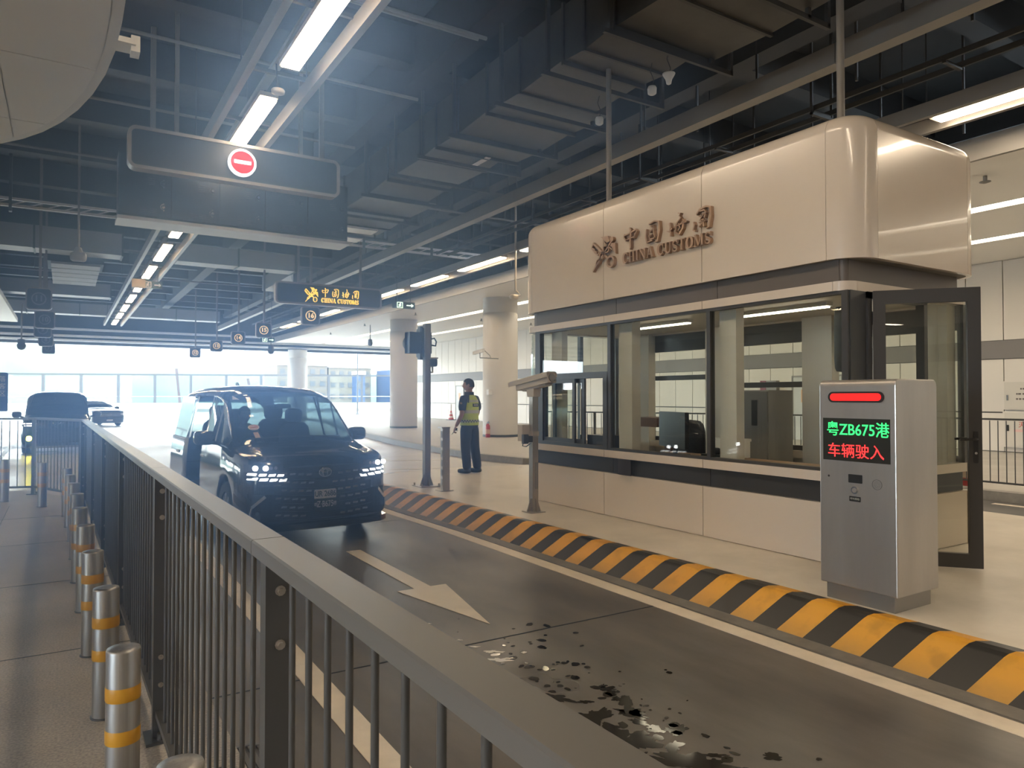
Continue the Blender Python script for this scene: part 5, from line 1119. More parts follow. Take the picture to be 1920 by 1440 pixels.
def car(root, P, door_open=False, opaque=False):
    F = {k: pchip(*P[k]) for k in ('wm', 'zb', 'wr', 'zr', 'zt')}
    def zs(y):
        z = P['zs']+max(0, .06-.3*y)
        for wy in P['wheels']:
            r = P['R']+.055
            if abs(y-wy) < r: z = max(z, P['R']+math.sqrt(r*r-(y-wy)**2))
        return z
    def ring(y):
        s, wm, zb, wr, zr, zt = zs(y), F['wm'](y), F['zb'](y), F['wr'](y), F['zr'](y), F['zt'](y)
        b = F['zb'](y)
        return [(0, s), (wm*.86, s), (wm-.03, s+.015), (wm+.0, max(.42, s+.05)), (wm+.002, max(.62, s+.09)), (wm-.004, min(max(.84, s+.13), b-.05)), (wm-.035, b), (wm-.06, b+.022),
                (wr, zr), (wr-.05, zr+.40*(zt-zr)), (wr*.74, zt-.22*(zt-zr)), (wr*.42, zt-.06*(zt-zr)), (0, zt)]
    Ys = set(np.round(np.concatenate([np.linspace(0, .3, 9), np.linspace(.3, P['L'], 66)]), 3))
    for wy in P['wheels']: Ys |= set(np.round(wy+(P['R']+.055)*np.sin(np.linspace(-PI/2, PI/2, 15)), 3))
    for k in ('dA', 'dB', 'dC', 'dD'): Ys |= set(P[k])
    Ys |= {P['cowl'], P['head']}
    Ys = sorted(float(y) for y in Ys if 0 <= y <= P['L'])
    Ys = [y for i, y in enumerate(Ys) if i == 0 or y-Ys[i-1] > .004]
    Rg = [ring(y) for y in Ys]; nr = 13
    def pt(i, j, sd): x, z = Rg[i][j]; return (sd*x, Ys[i], z)
    body, shield, sidew, door, doorw = MB(), MB(), {}, MB(), MB()
    inr = lambda y0, y1, k: P[k][0]-.005 <= y0 and y1 <= P[k][1]+.005
    for i in range(len(Ys)-1):
        y0, y1 = Ys[i], Ys[i+1]
        for j in range(nr-1):
            for sd in (-1, 1):
                q = [pt(i, j, sd), pt(i, j+1, sd), pt(i+1, j+1, sd), pt(i+1, j, sd)]
                tgt = body
                if 9 <= j <= 11 and P['cowl']-.005 <= y0 and y1 <= P['head']+.005: tgt = shield
                elif j == 7:
                    for k in ('dA', 'dB', 'dC', 'dD'):
                        if inr(y0, y1, k): tgt = sidew.setdefault((k, sd), MB())
                if door_open and sd == -1 and inr(y0, y1, 'dC') and 3 <= j <= 7:
                    q2 = [(x-.085, y+.80, z) for x, y, z in q]; (doorw if j == 7 else door).add(q2, [(0, 1, 2, 3)], True); continue
                tgt.add(q, [(0, 1, 2, 3)], True)
    # nose and tail closed in strips
    for i, tail in ((0, 0), (len(Ys)-1, 1)):
        for j in range(nr-1):
            a, b = pt(i, j, -1), pt(i, j, 1); c, d = pt(i, j+1, 1), pt(i, j+1, -1)
            if tail and 7 <= j <= 9 and not opaque: sidew.setdefault('rear', MB()).add([a, b, c, d], [(0, 1, 2, 3)], False)
            else: body.add([a, b, c, d], [(0, 1, 2, 3)], False)
    bm_ = bmesh.new(); me = body.mesh('body'); bm_.from_mesh(me); bmesh.ops.remove_doubles(bm_, verts=bm_.verts, dist=.0015); bmesh.ops.recalc_face_normals(bm_, faces=bm_.faces); bm_.to_mesh(me); bm_.free()
    me.materials.append(PAINTK); me.set_sharp_from_angle(angle=math.radians(42))
    bo_ = bpy.data.objects.new('body', me); C.objects.link(bo_); bo_.parent = root
    def fin(mb, nm, mat, par=root):
        me = mb.mesh(nm); b = bmesh.new(); b.from_mesh(me); bmesh.ops.remove_doubles(b, verts=b.verts, dist=.0015); bmesh.ops.recalc_face_normals(b, faces=b.faces); b.to_mesh(me); b.free(); me.materials.append(mat)
        o = bpy.data.objects.new(nm, me); C.objects.link(o); o.parent = par; return o
    dk = M('opaque_glass', (.012, .015, .02), .06, coat=.5)
    fin(shield, 'windscreen', dk if opaque else GL_CAR)
    for k, mb in sidew.items(): fin(mb, 'rear_window' if k == 'rear' else 'side_window', dk if opaque else GL_TINT)
    if door_open:
        dr = fin(door, 'sliding_door', PAINTK); fin(doorw, 'door_window', M('door_glass_reflecting', (.05, .06, .065), .03, coat=1.), dr)
        MB().box(-1.04, 3.25, .92, -1.015, 3.45, .96).build('door_handle', CHROME, dr)
    # wheels
    wheel = None
    for wy in P['wheels']:
        for sd in (-1, 1):
            X = sd*(F['wm'](wy)-.115); m = MB(); R_ = P['R']
            m.lathe([(R_*.64, -.10), (R_*.93, -.105), (R_, -.07), (R_, .07), (R_*.93, .105), (R_*.64, .10)], (X, wy, R_), 32, 'x', cap=False); w = m.build('wheel', TYRE, root)
            m = MB(); m.lathe([(R_*.66, .06), (R_*.62, .085), (R_*.60, .05)] if sd > 0 else [(R_*.66, -.06), (R_*.62, -.085), (R_*.60, -.05)], (X, wy, R_), 32, 'x', cap=False)
            for k in range(10):
                a = 2*PI*k/10; m.bar((X+sd*.07, wy+.05*math.cos(a), R_+.05*math.sin(a)), (X+sd*.07, wy+R_*.62*math.cos(a+.12), R_+R_*.62*math.sin(a+.12)), .03, .03)
            m.cyl((X+sd*.04, wy, R_), (X+sd*.085, wy, R_), .05, 12); m.build('rim', ALLOY, w)
            MB().cyl((X-sd*.02, wy, R_), (X+sd*.02, wy, R_), R_*.63, 24).build('brake_disc', BLACK, w)
    return F
def yfront(F, x, z=.6):
    lo, hi = 0., .8; x = abs(x)
    if x <= F['wm'](0): return 0.
    for _ in range(30):
        mid = (lo+hi)/2
        if F['wm'](mid) < x: lo = mid
        else: hi = mid
    return hi
def fstrip(F, mb, x0, x1, z0, z1, off=.012, skew=0., th=.012, n=4):
    """patch that hugs the curved nose"""
    P = []
    for i in range(n+1):
        x = x0+(x1-x0)*i/n; P.append((x, yfront(F, x)-off))
    v = []
    for x, y in P: v += [(x, y, z0), (x+skew, y, z1), (x, y+th, z0), (x+skew, y+th, z1)]
    f = []
    for i in range(n): a = 4*i; b = a+4; f += [(a, b, b+1, a+1), (a+2, a+3, b+3, b+2), (a, a+2, b+2, b), (a+1, b+1, b+3, a+3)]
    f += [(0, 1, 3, 2), (4*n, 4*n+2, 4*n+3, 4*n+1)]
    mb.add(v, f, False); return mb
mpf = lambda y, z: (lambda a, b, d: (a, y-d, z+b))
def mirrors(root, F, y, z, w=.93):
    for sd in (-1, 1):
        m = MB(); m.sup((sd*(w+.12), y, z), (.13, .075, .095), .55, 18); o = m.build('mirror', PAINTK, root)
        m = MB(); m.bar((sd*(w-.06), y+.02, z-.08), (sd*(w+.06), y, z-.06), .06, .05); m.build('mirror_arm', BLACK, o)
        m = MB(); m.sup((sd*(w+.12), y+.066, z), (.11, .012, .078), .5, 12); m.build('mirror_glass', CHROME, o)
        m = MB(); m.tube([(sd*(w+.02), y-.055, z+.075), (sd*(w+.12), y-.06, z+.092), (sd*(w+.22), y-.045, z+.07), (sd*(w+.25), y-.03, z)], .006, 6); m.build('mirror_trim', CHROME, o)
# ---- the black people carrier
van = thing('minivan', 'black people carrier with lit headlamps waiting in the lane, sliding door open', 'van', (2.60, 8.30, 0), .055)
van.scale = (.97, .97, .97)
F = car(van, VAN, True)
mirrors(van, F, 1.50, 1.22)
m = MB(); fstrip(F, m, -.60, .60, .30, .915, .006, 0, .004, 2); g_ = m.build('grille_panel', M('grille_black', (.010, .011, .014), .3), van)
m = MB(); rd = random.Random(2)
for r_ in range(6):
    z = .87-.098*r_
    for k in range(-6, 7):
        x = k*.098+(.03 if r_ % 2 else 0)
        if abs(x) > .56 or (r_ in (0, 1) and abs(x) < .12) or (r_ >= 3 and abs(x) < .20): continue
        zz = z-.05*(1-(x/.6)**2)
        fstrip(F, m, x-.032, x+.032, zz-.010, zz+.012, .016, .006, .01, 1)
m.build('grille_block', M('grille_satin', (.33, .33, .34), .25, metal=.85), g_)
m = MB()
for r_ in range(7):
    z = .90-.095*r_; P = [(x*.1, yfront(F, x*.1)-.012, z-.05*(1-(x*.1/.6)**2)) for x in range(-6, 7)]; m.tube(P, .006, 6)
m.build('grille_rib', M('grille_rib', (.035, .037, .042), .2, coat=.5), g_)
# emblem: ring with two inner ellipses
m = MB(); em = lambda rx, rz, r, cz: m.tube([(rx*math.cos(2*PI*i/28), -.035, .845+cz+rz*math.sin(2*PI*i/28)) for i in range(28)], r, 6, closed=True)
em(.075, .052, .007, 0); em(.028, .045, .005, -.005); em(.048, .018, .005, .018); m.build('badge', CHROME, g_)
for sd in (-1, 1):
    m = MB(); fstrip(F, m, sd*.50, sd*.885, .875, .965, .010, 0, .006, 8); h = m.build('headlamp', M('lamp_housing', (.02, .022, .028), .1, coat=1.), van)
    m = MB()
    for x in (.80, .70): y = yfront(F, x)-.014; m.cyl((sd*x, y, .925), (sd*x, y-.018, .925), .030, 16)
    m.build('projector', HEADL, h)
    m = MB()
    for x in (.64, .59): y = yfront(F, x)-.012; m.cyl((sd*x, y, .925), (sd*x, y-.01, .925), .020, 12)
    m.build('reflector', CHROME, h)
    m = MB()
    for k in range(4): x = .50+.098*k; fstrip(F, m, sd*x, sd*(x+.072), .822+.006*k, .848+.006*k, .016, sd*-.014, .008, 2)
    for k in range(4): x = .47+.105*k; fstrip(F, m, sd*x, sd*(x+.082), .762+.008*k, .792+.008*k, .016, sd*-.018, .008, 2)
    m.build('daytime_lamp', DRL, h)
    m = MB(); 
    for k in range(2): x = .52+.13*k; fstrip(F, m, sd*x, sd*(x+.09), .715, .728, .014, 0, .006, 2)
    m.build('lower_accent', M('grille_satin', (.33, .33, .34), .25, metal=.85), h)
    m = MB(); fstrip(F, m, sd*.52, sd*.86, .30, .62, .008, 0, .006, 6); bp_ = m.build('air_intake', M('intake_black', (.006, .006, .007), .5), van)
    m = MB(); m.bar((sd*.70, yfront(F, .70)-.03, .60), (sd*.83, yfront(F, .83)-.03, .47), .014, .035); m.bar((sd*.83, yfront(F, .83)-.03, .47), (sd*.845, yfront(F, .845)-.02, .34), .014, .03); m.build('chrome_slash', CHROME, bp_)
    MB().cyl((sd*.78, yfront(F, .78)-.015, .40), (sd*.78, yfront(F, .78)-.025, .40), .022, 12).build('parking_sensor', DGREY, bp_)
m = MB(); m.add(*(lambda pts: ([(x, y, z) for z in (.185, .255) for x, y in pts], [tuple(range(len(pts))), tuple(range(len(pts), 2*len(pts)))[::-1]]+[(i, (i+1) % len(pts), len(pts)+(i+1) % len(pts), len(pts)+i) for i in range(len(pts))]))([(-.90, .34), (-.86, .10), (-.74, -.01), (-.55, -.05), (.55, -.05), (.74, -.01), (.86, .10), (.90, .34), (.6, .5), (-.6, .5)])); m.build('front_lip', PAINTK, van)
# plates
pl_ = MB(); pl_.prism(rrect(.27, .105, .008, 3), mpf(-.03, .585), 0, .012); p1 = pl_.build('number_plate', M('plate_white', (.72, .70, .66), .4), van)
m = MB(); text_mesh(m, 'UR 2686', .092, mpf(-.042, .585), 0, .003, bold=.02, sx=.80); m.build('plate_lettering', BLACK, p1)
p2 = MB().prism(rrect(.28, .12, .008, 3), mpf(-.03, .465), 0, .010).build('number_plate', M('plate_black', (.012, .012, .013), .35), van)
m = MB(); text_mesh(m, 'Z·B675', .105, mpf(-.040, .462), 0, .003, sx=.66, bold=.005); text_mesh(m, '粤', .055, lambda a, b, d: mpf(-.040, .458)(a-.115, b, d), 0, .003); text_mesh(m, '港', .055, lambda a, b, d: mpf(-.040, .462)(a+.115, b, d), 0, .003); m.build('plate_lettering', M('plate_letter_white', (.78, .78, .76), .4), p2)
# interior
MB().box(-.80, 1.0, .42, .80, 4.7, .46).build('cabin_floor', CARIN, van)
m = MB(); m.sup((0, 1.28, 1.0), (.78, .30, .13), .5, 18); m.build('dashboard', CARIN, van)
for x in (-.40, .40):
    m = MB(); m.sup((x, 2.05, .72), (.24, .27, .12), .5, 14); m.sup((x, 2.32, 1.06), (.23, .09, .32), .5, 14); s_ = m.build('front_seat', CARIN, van); m = MB(); m.sup((x, 2.36, 1.47), (.13, .06, .11), .55, 14); m.build('headrest', CARIN, s_)
for x in (-.42, .42):
    m = MB(); m.sup((x, 3.4, 1.05), (.27, .10, .36), .5, 14); s_ = m.build('rear_seat', CARIN, van); m = MB(); m.sup((x, 3.44, 1.50), (.15, .06, .12), .55, 14); m.build('headrest', CARIN, s_)
m = MB(); m.tube([(-.40+.17*math.cos(2*PI*i/24), 1.62+.04*math.sin(2*PI*i/24), 1.05+.16*math.sin(2*PI*i/24)) for i in range(24)], .014, 8, closed=True); m.build('steering_wheel', BLACK, van)
MB().sup((.06, 1.80, 1.62), (.12, .02, .035), .5, 12).build('interior_mirror', BLACK, van)
# windscreen sticker, tag, wipers
def ws(x, y): return (x, y, F['zt'](y)-.06*(F['zt'](y)-F['zr'](y))*min(1, abs(x)/.3)-.16*(F['zt'](y)-F['zr'](y))*max(0, min(1, (abs(x)-.3)/.26)))
def wsp(cx, cyy): return lambda a, b, d: tuple(Vector(ws(cx+a, cyy+b*.72))+Vector((0, -.8, .6))*(d+.006))
m = MB(); m.prism(circle(.072, 24, 0, 0, .05), wsp(-.52, 1.16), 0, .003); m.cur = 1; m.ring(circle(.050, 24, 0, 0, .033), circle(.058, 24, 0, 0, .040), wsp(-.52, 1.16), .003, .005); m.prism(rrect(.085, .022, .003, 2), wsp(-.52, 1.16), .003, .005); m.build('oval_sticker', [WHITE, M('sticker_red', (.5, .05, .05), .5)], van)
m = MB(); m.prism([(-.03, .06), (.03, .06), (.045, -.07), (-.02, -.07)], wsp(-.515, 1.05), 0, .003); m.build('windscreen_tag', M('tag_tan', (.75, .48, .28), .6), van)
m = MB(); m.prism([(-.05, .0), (.04, .0), (-.03, .12)], wsp(-.63, 1.60), 0, .003); m.build('corner_sticker', WHITE, van)
m = MB()
for x0, x1 in ((-.60, .05), (.0, .58)): m.tube([tuple(Vector(ws(x0, 1.0))+Vector((0, -.02, .01))), tuple(Vector(ws((x0+x1)/2, .985))+Vector((0, -.02, .02))), tuple(Vector(ws(x1, 1.0))+Vector((0, -.02, .015)))], .010, 6)
m.build('wiper', BLACK, van)
m = MB(); m.hexa([(-.02, 3.9, 1.9), (.02, 3.9, 1.9), (.02, 4.1, 1.9), (-.02, 4.1, 1.9)], [(-.008, 4.0, 1.99), (.008, 4.0, 1.99), (.008, 4.1, 1.99), (-.008, 4.1, 1.99)]); m.build('roof_aerial', BLACK, van)
for sd in (-1, 1):
    P = [(sd*(F['wm'](y)-.055), y, F['zb'](y)+.024) for y in np.linspace(1.05, 2.28, 12)]; MB().tube(P, .010, 6).build('window_trim', CHROME, van)
    P = [(sd*(F['wr'](y)+.004), y, F['zr'](y)) for y in np.linspace(1.1, 2.28, 12)]; MB().tube(P, .012, 6).build('door_visor', CHROME if sd < 0 else BLACK, van)
    P = [(sd*(F['wm'](2.3)-.05-k*.19), 2.30, 1.15+k*.60) for k in np.linspace(0, 1, 6)]; MB().tube(P, .014, 6).build('pillar_trim', CHROME if sd < 0 else BLACK, van)
    MB().box(sd*.935-.008, 2.05, .93, sd*.935+.008, 2.25, .96).build('door_handle', CHROME, van)
# ---- second vehicle beyond the walkway
v2 = thing('minivan.001', 'dark van facing the camera beyond the walkway end with yellow lamp lit', 'van', (-.16, 25.4, -.02), 0.0)
v2.scale = (.98, .98, .98)
F2 = car(v2, BOX, False, True); mirrors(v2, F2, 1.2, 1.20, .96)
m = MB(); fstrip(F2, m, -.62, .62, .35, .80, .006, 0, .004, 2); g2_ = m.build('grille_panel', MATS['grille_black'], v2)
m = MB()
for r_ in range(4):
    for k in range(-3, 4): fstrip(F2, m, k*.08-.028, k*.08+.028, .40+.085*r_, .412+.085*r_, .014, 0, .008, 1)
m.build('grille_block', MATS['grille_satin'], g2_)
m = MB(); m.tube([(-.11, -.03, 1.0), (-.10, -.03, .93), (-.03, -.03, .92)], .010, 6); m.build('badge', CHROME, g2_); m = MB(); m.tube([(.03, -.03, .92), (.09, -.03, .95), (.10, -.03, 1.0)], .010, 6); m.build('badge', CHROME, g2_)
for sd in (-1, 1):
    m = MB(); fstrip(F2, m, sd*.58, sd*.90, .86, .98, .010, 0, .006, 6); h = m.build('headlamp', MATS['lamp_housing'], v2)
    m = MB(); fstrip(F2, m, sd*.60, sd*.88, .93, .965, .016, 0, .006, 5); fstrip(F2, m, sd*.56, sd*.84, .87, .895, .016, 0, .006, 5); m.build('daytime_lamp', DRL, h)
MB().cyl((-.72, yfront(F2, .72)-.005, .50), (-.72, yfront(F2, .72)-.03, .50), .075, 18).build('yellow_lamp', YLAMP, v2)
MB().cyl((.72, yfront(F2, .72)-.005, .50), (.72, yfront(F2, .72)-.02, .50), .04, 14).build('fog_lamp', CHROME, v2)
MB().box(-.70, -.045, .20, .70, .1, .26).build('front_lip', MGREY, v2)
# ---- third vehicle
v3 = thing('car', 'dark car with round badge partly hidden behind the second van', 'car', (2.25, 47.5, -.02), .32)
F3 = car(v3, SUV, False, True); mirrors(v3, F3, 1.6, 1.05, .90)
m = MB(); fstrip(F3, m, -.62, .62, .58, .76, .006, 0, .004, 2); g3 = m.build('grille_panel', MATS['grille_black'], v3)
m = MB(); [fstrip(F3, m, -.62, .62, z, z+.012, .014, 0, .006, 2) for z in (.60, .66, .72)]; m.build('grille_block', CHROME, g3)
m = MB(); m.tube([(.085*math.cos(2*PI*i/20), -.03, .68+.085*math.sin(2*PI*i/20)) for i in range(20)], .010, 6, closed=True); m.tube([(-.045, -.03, .735), (-.018, -.03, .68), (0, -.03, .70), (.018, -.03, .68), (.045, -.03, .735)], .008, 6); m.tube([(-.065, -.03, .70), (-.03, -.03, .62), (0, -.03, .68), (.03, -.03, .62), (.065, -.03, .70)], .008, 6); m.build('badge', CHROME, g3)
for sd in (-1, 1): m = MB(); fstrip(F3, m, sd*.60, sd*.88, .66, .76, .012, 0, .006, 5); m.build('headlamp', DRL if sd < 0 else CHROME, v3)
p = MB().prism(rrect(.34, .09, .005, 2), mpf(-.03, .36), 0, .01).build('number_plate', MATS['plate_white'], v3)
p = MB().prism(rrect(.34, .09, .005, 2), mpf(-.03, .50), 0, .01).build('number_plate', MATS['plate_black'], v3)

# ================================================================== PEOPLE
def skinmesh(name, verts, edges, radii, mat, parent, root=0, sub=2):
    me = bpy.data.meshes.new(name); me.from_pydata([tuple(v) for v in verts], edges, []); o = bpy.data.objects.new(name, me); C.objects.link(o)
    o.modifiers.new('skin', 'SKIN'); sb = o.modifiers.new('sub', 'SUBSURF'); sb.levels = sub; sb.render_levels = sub
    if not me.skin_vertices: bpy.context.view_layer.update()
    for i, sv in enumerate(me.skin_vertices[0].data): r = radii[i]; sv.radius = r if isinstance(r, tuple) else (r, r); sv.use_root = (i == root)
    bpy.context.view_layer.update(); dg = bpy.context.evaluated_depsgraph_get()
    m2 = bpy.data.meshes.new_from_object(o.evaluated_get(dg)); m2.name = name; bpy.data.objects.remove(o); bpy.data.meshes.remove(me)
    for p in m2.polygons: p.use_smooth = True
    m2.materials.clear(); m2.materials.append(mat); n = bpy.data.objects.new(name, m2); C.objects.link(n); n.parent = parent
    return n
def join_into(o, mb):
    """append builder geometry to the body mesh so the figure stays one mesh"""
    b = bmesh.new(); b.from_mesh(o.data); m2 = mb.mesh('tmp'); b.from_mesh(m2); b.to_mesh(o.data); b.free(); bpy.data.meshes.remove(m2)
def head(mb, c, h=.235, yaw=0., s=1.):
    """head with nose, brow, chin, ears; face looks along local -y, turned by yaw"""
    Rz = Matrix.Rotation(yaw, 3, 'Z'); n = 28; prof = []
    for i in range(19):
        t = i/18; z = -h/2+h*t
        a = math.sin(PI*min(1, max(0.0, t*.93+.05)))**.62
        w = .076*a*(1 if t > .45 else .80+.44*t); d = .098*a*(1 if t > .4 else .86+.35*t)
        prof.append((z, w, d, t))
    v = []
    for z, w, d, t in prof:
        for j in range(n):
            a = 2*PI*j/n; x, y = w*math.sin(a), -d*math.cos(a)
            fr_ = max(0, math.cos(a))**8
            y -= fr_*(.026*math.exp(-((t-.40)/.055)**2)+.014*math.exp(-((t-.50)/.08)**2)+.010*math.exp(-((t-.24)/.04)**2)+.012*math.exp(-((t-.08)/.06)**2)-.010*math.exp(-((t-.30)/.025)**2))
            e = max(0, math.cos(a-.36))**60+max(0, math.cos(a+.36))**60
            y += e*.012*math.exp(-((t-.52)/.04)**2)
            q = Rz @ Vector((x*s, y*s, z*s)); v.append((c[0]+q.x, c[1]+q.y, c[2]+q.z))
    f = [(i*n+j, i*n+(j+1) % n, (i+1)*n+(j+1) % n, (i+1)*n+j) for i in range(18) for j in range(n)]+[tuple(range(n))[::-1], tuple(range(18*n, 19*n))]
    mb.add(v, f, True)
    for sd in (-1, 1):
        q = Rz @ Vector((sd*.079, .012, -.005)); mb.sup((c[0]+q.x, c[1]+q.y, c[2]+q.z), (.012, .022, .034), .9, 10, Rz @ Matrix.Rotation(sd*.3, 3, 'Z'))
    return Rz
def face_parts(c, Rz, parent, lname='eye'):
    for sd in (-1, 1):
        q = Rz @ Vector((sd*.031, -.083, .006)); m = MB(); m.sup((c[0]+q.x, c[1]+q.y, c[2]+q.z), (.013, .008, .007), 1, 10); m.cur = 1; q2 = Rz @ Vector((sd*.031, -.090, .006)); m.sup((c[0]+q2.x, c[1]+q2.y, c[2]+q2.z), (.006, .003, .006), 1, 8); m.build('eye', [WHITE, BLACK], parent)
        a = Rz @ Vector((sd*.015, -.096, .026)); b = Rz @ Vector((sd*.048, -.080, .027)); MB().tube([tuple(Vector(c)+a), tuple(Vector(c)+(a+b)/2+Vector((0, 0, .004))), tuple(Vector(c)+b)], .004, 6).build('eyebrow', HAIR, parent)
    a = [Rz @ Vector((x, -.094+.25*abs(x)*abs(x)*8, -.052)) for x in (-.024, 0, .024)]; MB().tube([tuple(Vector(c)+q) for q in a], .005, 6).build('mouth', M('lips', (.30, .11, .09), .5), parent)
def hair_cap(c, Rz, parent, h=.235):
    m = MB(); n = 24; v = []; rows = 8
    for i in range(rows+1):
        t = i/rows
        for j in range(n):
            a = 2*PI*j/n; low = -.035 if math.cos(a) < -.2 else (.062 if math.cos(a) > .45 else .0); lo = low
            z = lo+(h*.5+.014-lo)*t; k = math.sqrt(max(0, 1-(max(0, z-.01)/(h*.5+.016-.01))**2.4))
            x, y = .0835*k*math.sin(a), -.105*k*math.cos(a)*.98
            q = Rz @ Vector((x, y, z)); v.append((c[0]+q.x, c[1]+q.y, c[2]+q.z))
    m.add(v, [(i*n+j, i*n+(j+1) % n, (i+1)*n+(j+1) % n, (i+1)*n+j) for i in range(rows) for j in range(n)]+[tuple(range(rows*n, (rows+1)*n))], True)
    return m.build('hair', HAIR, parent)
def hand(mb, w, d, side, up=Vector((0, 0, 1)), curl=.6, s=1.):
    """palm and five fingers from wrist w along d; side = direction of the thumb"""
    d = Vector(d).normalized(); sd = (Vector(side)-d*Vector(side).dot(d)).normalized(); nn = d.cross(sd)
    w = Vector(w); pc = w+d*.052*s
    Rm = Matrix((sd, d, nn)).transposed(); mb.sup(tuple(pc), (.040*s, .052*s, .016*s), .75, 14, Rm)
    for k, (o, L) in enumerate(((.030, .070), (.010, .078), (-.010, .072), (-.029, .058))):
        p0 = pc+sd*o*s+d*.040*s; P = [p0]; a = 0; q = p0
        for j, seg in enumerate((.45, .32, .23)):
            a += curl*(.75 if j == 0 else 1.0); q = q+(d*math.cos(a)+nn*math.sin(a))*L*seg*s; P.append(q)
        mb.tube(P, .008, 8, rs=[.0092*s, .0088*s, .0080*s, .0062*s])
    p0 = w+sd*.030*s+d*.022*s; P = [p0, p0+(sd*.6+d*.7+nn*.3)*.030*s, p0+(sd*.45+d*.85+nn*.6)*.062*s, p0+(sd*.1+d*.9+nn*.9)*.080*s]
    mb.tube(P, .01, 8, rs=[.013*s, .0105*s, .0095*s, .007*s])
def oval_rings(mb, rings, n=28, cap=True):
    """rings: (cx, cy, z, rx, ry)"""
    v = [(cx+rx*math.copysign(abs(math.cos(2*PI*j/n))**.85, math.cos(2*PI*j/n)), cy_+ry*math.copysign(abs(math.sin(2*PI*j/n))**.85, math.sin(2*PI*j/n)), z) for cx, cy_, z, rx, ry in rings for j in range(n)]; k = len(rings)
    mb.add(v, [(i*n+j, i*n+(j+1) % n, (i+1)*n+(j+1) % n, (i+1)*n+j) for i in range(k-1) for j in range(n)], True)
    if cap: mb.add(v[:n]+v[-n:], [tuple(range(n))[::-1], tuple(range(n, 2*n))], False)
    return mb
# ---- the officer (local: faces -y, own left hand at +x)
of = thing('person', 'person in yellow hi-vis vest and dark uniform standing on the island, back half turned', 'person', (6.70, 12.25, .22), math.atan2(-.39, -.92))
of.scale = (1.10, 1.12, 1.0)
WD = 1.12
V = [(0, 0, .98), (0, .0, 1.12), (0, .005, 1.28), (0, .0, 1.42), (0, -.005, 1.50), (0, -.015, 1.66),
     (.165, .0, 1.44), (.225, .015, 1.28), (.245, .03, 1.15), (.235, -.055, 1.01), (.225, -.125, .90),
     (-.165, .0, 1.44), (-.225, .01, 1.28), (-.235, .0, 1.15), (-.20, -.10, 1.02), (-.17, -.18, .95),
     (.095, 0, .92), (.10, .0, .70), (.10, -.01, .50), (.105, .015, .28), (.105, .03, .10),
     (-.095, 0, .92), (-.11, .01, .70), (-.125, .02, .50), (-.135, .05, .28), (-.14, .07, .10)]
E_ = [(0, 1), (1, 2), (2, 3), (3, 4), (4, 5), (3, 6), (6, 7), (7, 8), (8, 9), (9, 10), (3, 11), (11, 12), (12, 13), (13, 14), (14, 15), (0, 16), (16, 17), (17, 18), (18, 19), (19, 20), (0, 21), (21, 22), (22, 23), (23, 24), (24, 25)]
Rr_ = [(.14, .11), (.135, .10), (.145, .105), (.13, .09), .066, .062, .062, .052, .043, .038, .029, .062, .052, .043, .038, .029, .085, .076, .056, .052, .038, .085, .076, .056, .052, .038]
body = skinmesh('body', V, E_, Rr_, SKIN, of, 0, 2)
hm = MB(); hc = (0, -.018, 1.705); HZ = head(hm, hc, .245, .50); hand(hm, (.225, -.125, .905), (-.02, -.45, -.9), (-.6, -.7, .2), curl=.75); hand(hm, (-.17, -.18, .955), (.15, -.7, -.7), (.6, -.5, .3), curl=.8)
join_into(body, hm); [setattr(p, 'use_smooth', True) for p in body.data.polygons]
face_parts(hc, HZ, body); hair_cap(hc, HZ, body, .245)
tv = [(0, .0, 1.0), (0, 0, .94)]+[V[i] for i in range(16, 20)]+[(.105, .028, .14), (.105, .03, .065)]+[V[i] for i in range(21, 25)]+[(-.14, .065, .14), (-.14, .07, .065)]
te = [(0, 1), (1, 2), (2, 3), (3, 4), (4, 5), (5, 6), (6, 7), (1, 8), (8, 9), (9, 10), (10, 11), (11, 12), (12, 13)]
skinmesh('trousers', tv, te, [(.168, .130), (.17, .135), .112, .104, .090, .084, .080, .076, .112, .104, .090, .084, .080, .076], NAVY, of, 1, 2)
sv_ = [(0, 0, 1.02), (0, 0, 1.15), (0, .005, 1.30), (0, 0, 1.42), (0, -.003, 1.50), (.165, 0, 1.445), (.222, .014, 1.29), (.240, .026, 1.19), (-.165, 0, 1.445), (-.222, .01, 1.29), (-.232, .003, 1.19)]
skinmesh('shirt', sv_, [(0, 1), (1, 2), (2, 3), (3, 4), (3, 5), (5, 6), (6, 7), (3, 8), (8, 9), (9, 10)], [(.155, .118), (.15, .112), (.158, .118), (.14, .10), .068, .080, .074, .068, .080, .074, .068], NAVY, of, 0, 2)
m = MB(); oval_rings(m, [(0, -.002, 1.47, .098, .088), (0, -.006, 1.53, .080, .078), (0, -.008, 1.575, .078, .078)], 20, False); m.build('collar', NAVY, of)
vr = [(0, .0, .93, .182, .140), (0, .0, 1.0, .180, .138), (0, 0, 1.12, .176, .132), (0, .003, 1.24, .182, .136), (0, .004, 1.34, .176, .136), (0, .003, 1.42, .152, .126), (0, 0, 1.475, .118, .105), (0, -.003, 1.515, .080, .078)]
m = MB(); oval_rings(m, vr, 32, False); ve = m.build('hi_vis_vest', VEST, of)
def vat(z):
    for a, b in zip(vr[:-1], vr[1:]):
        if a[2] <= z <= b[2]: t = (z-a[2])/(b[2]-a[2]); return tuple(a[i]+(b[i]-a[i])*t for i in range(5))
def vband(z0, z1, mat, nm, o=.004):
    m = MB(); oval_rings(m, [(q[0], q[1], z, q[3]+o, q[4]+o) for z in (z0, (z0+z1)/2, z1) for q in [vat(z)]], 32, False); return m.build(nm, mat, ve)
vband(1.16, 1.225, REFL, 'silver_band'); vband(1.375, 1.42, REFL, 'silver_band'); vband(.985, 1.035, REFL, 'check_band')
m = MB()
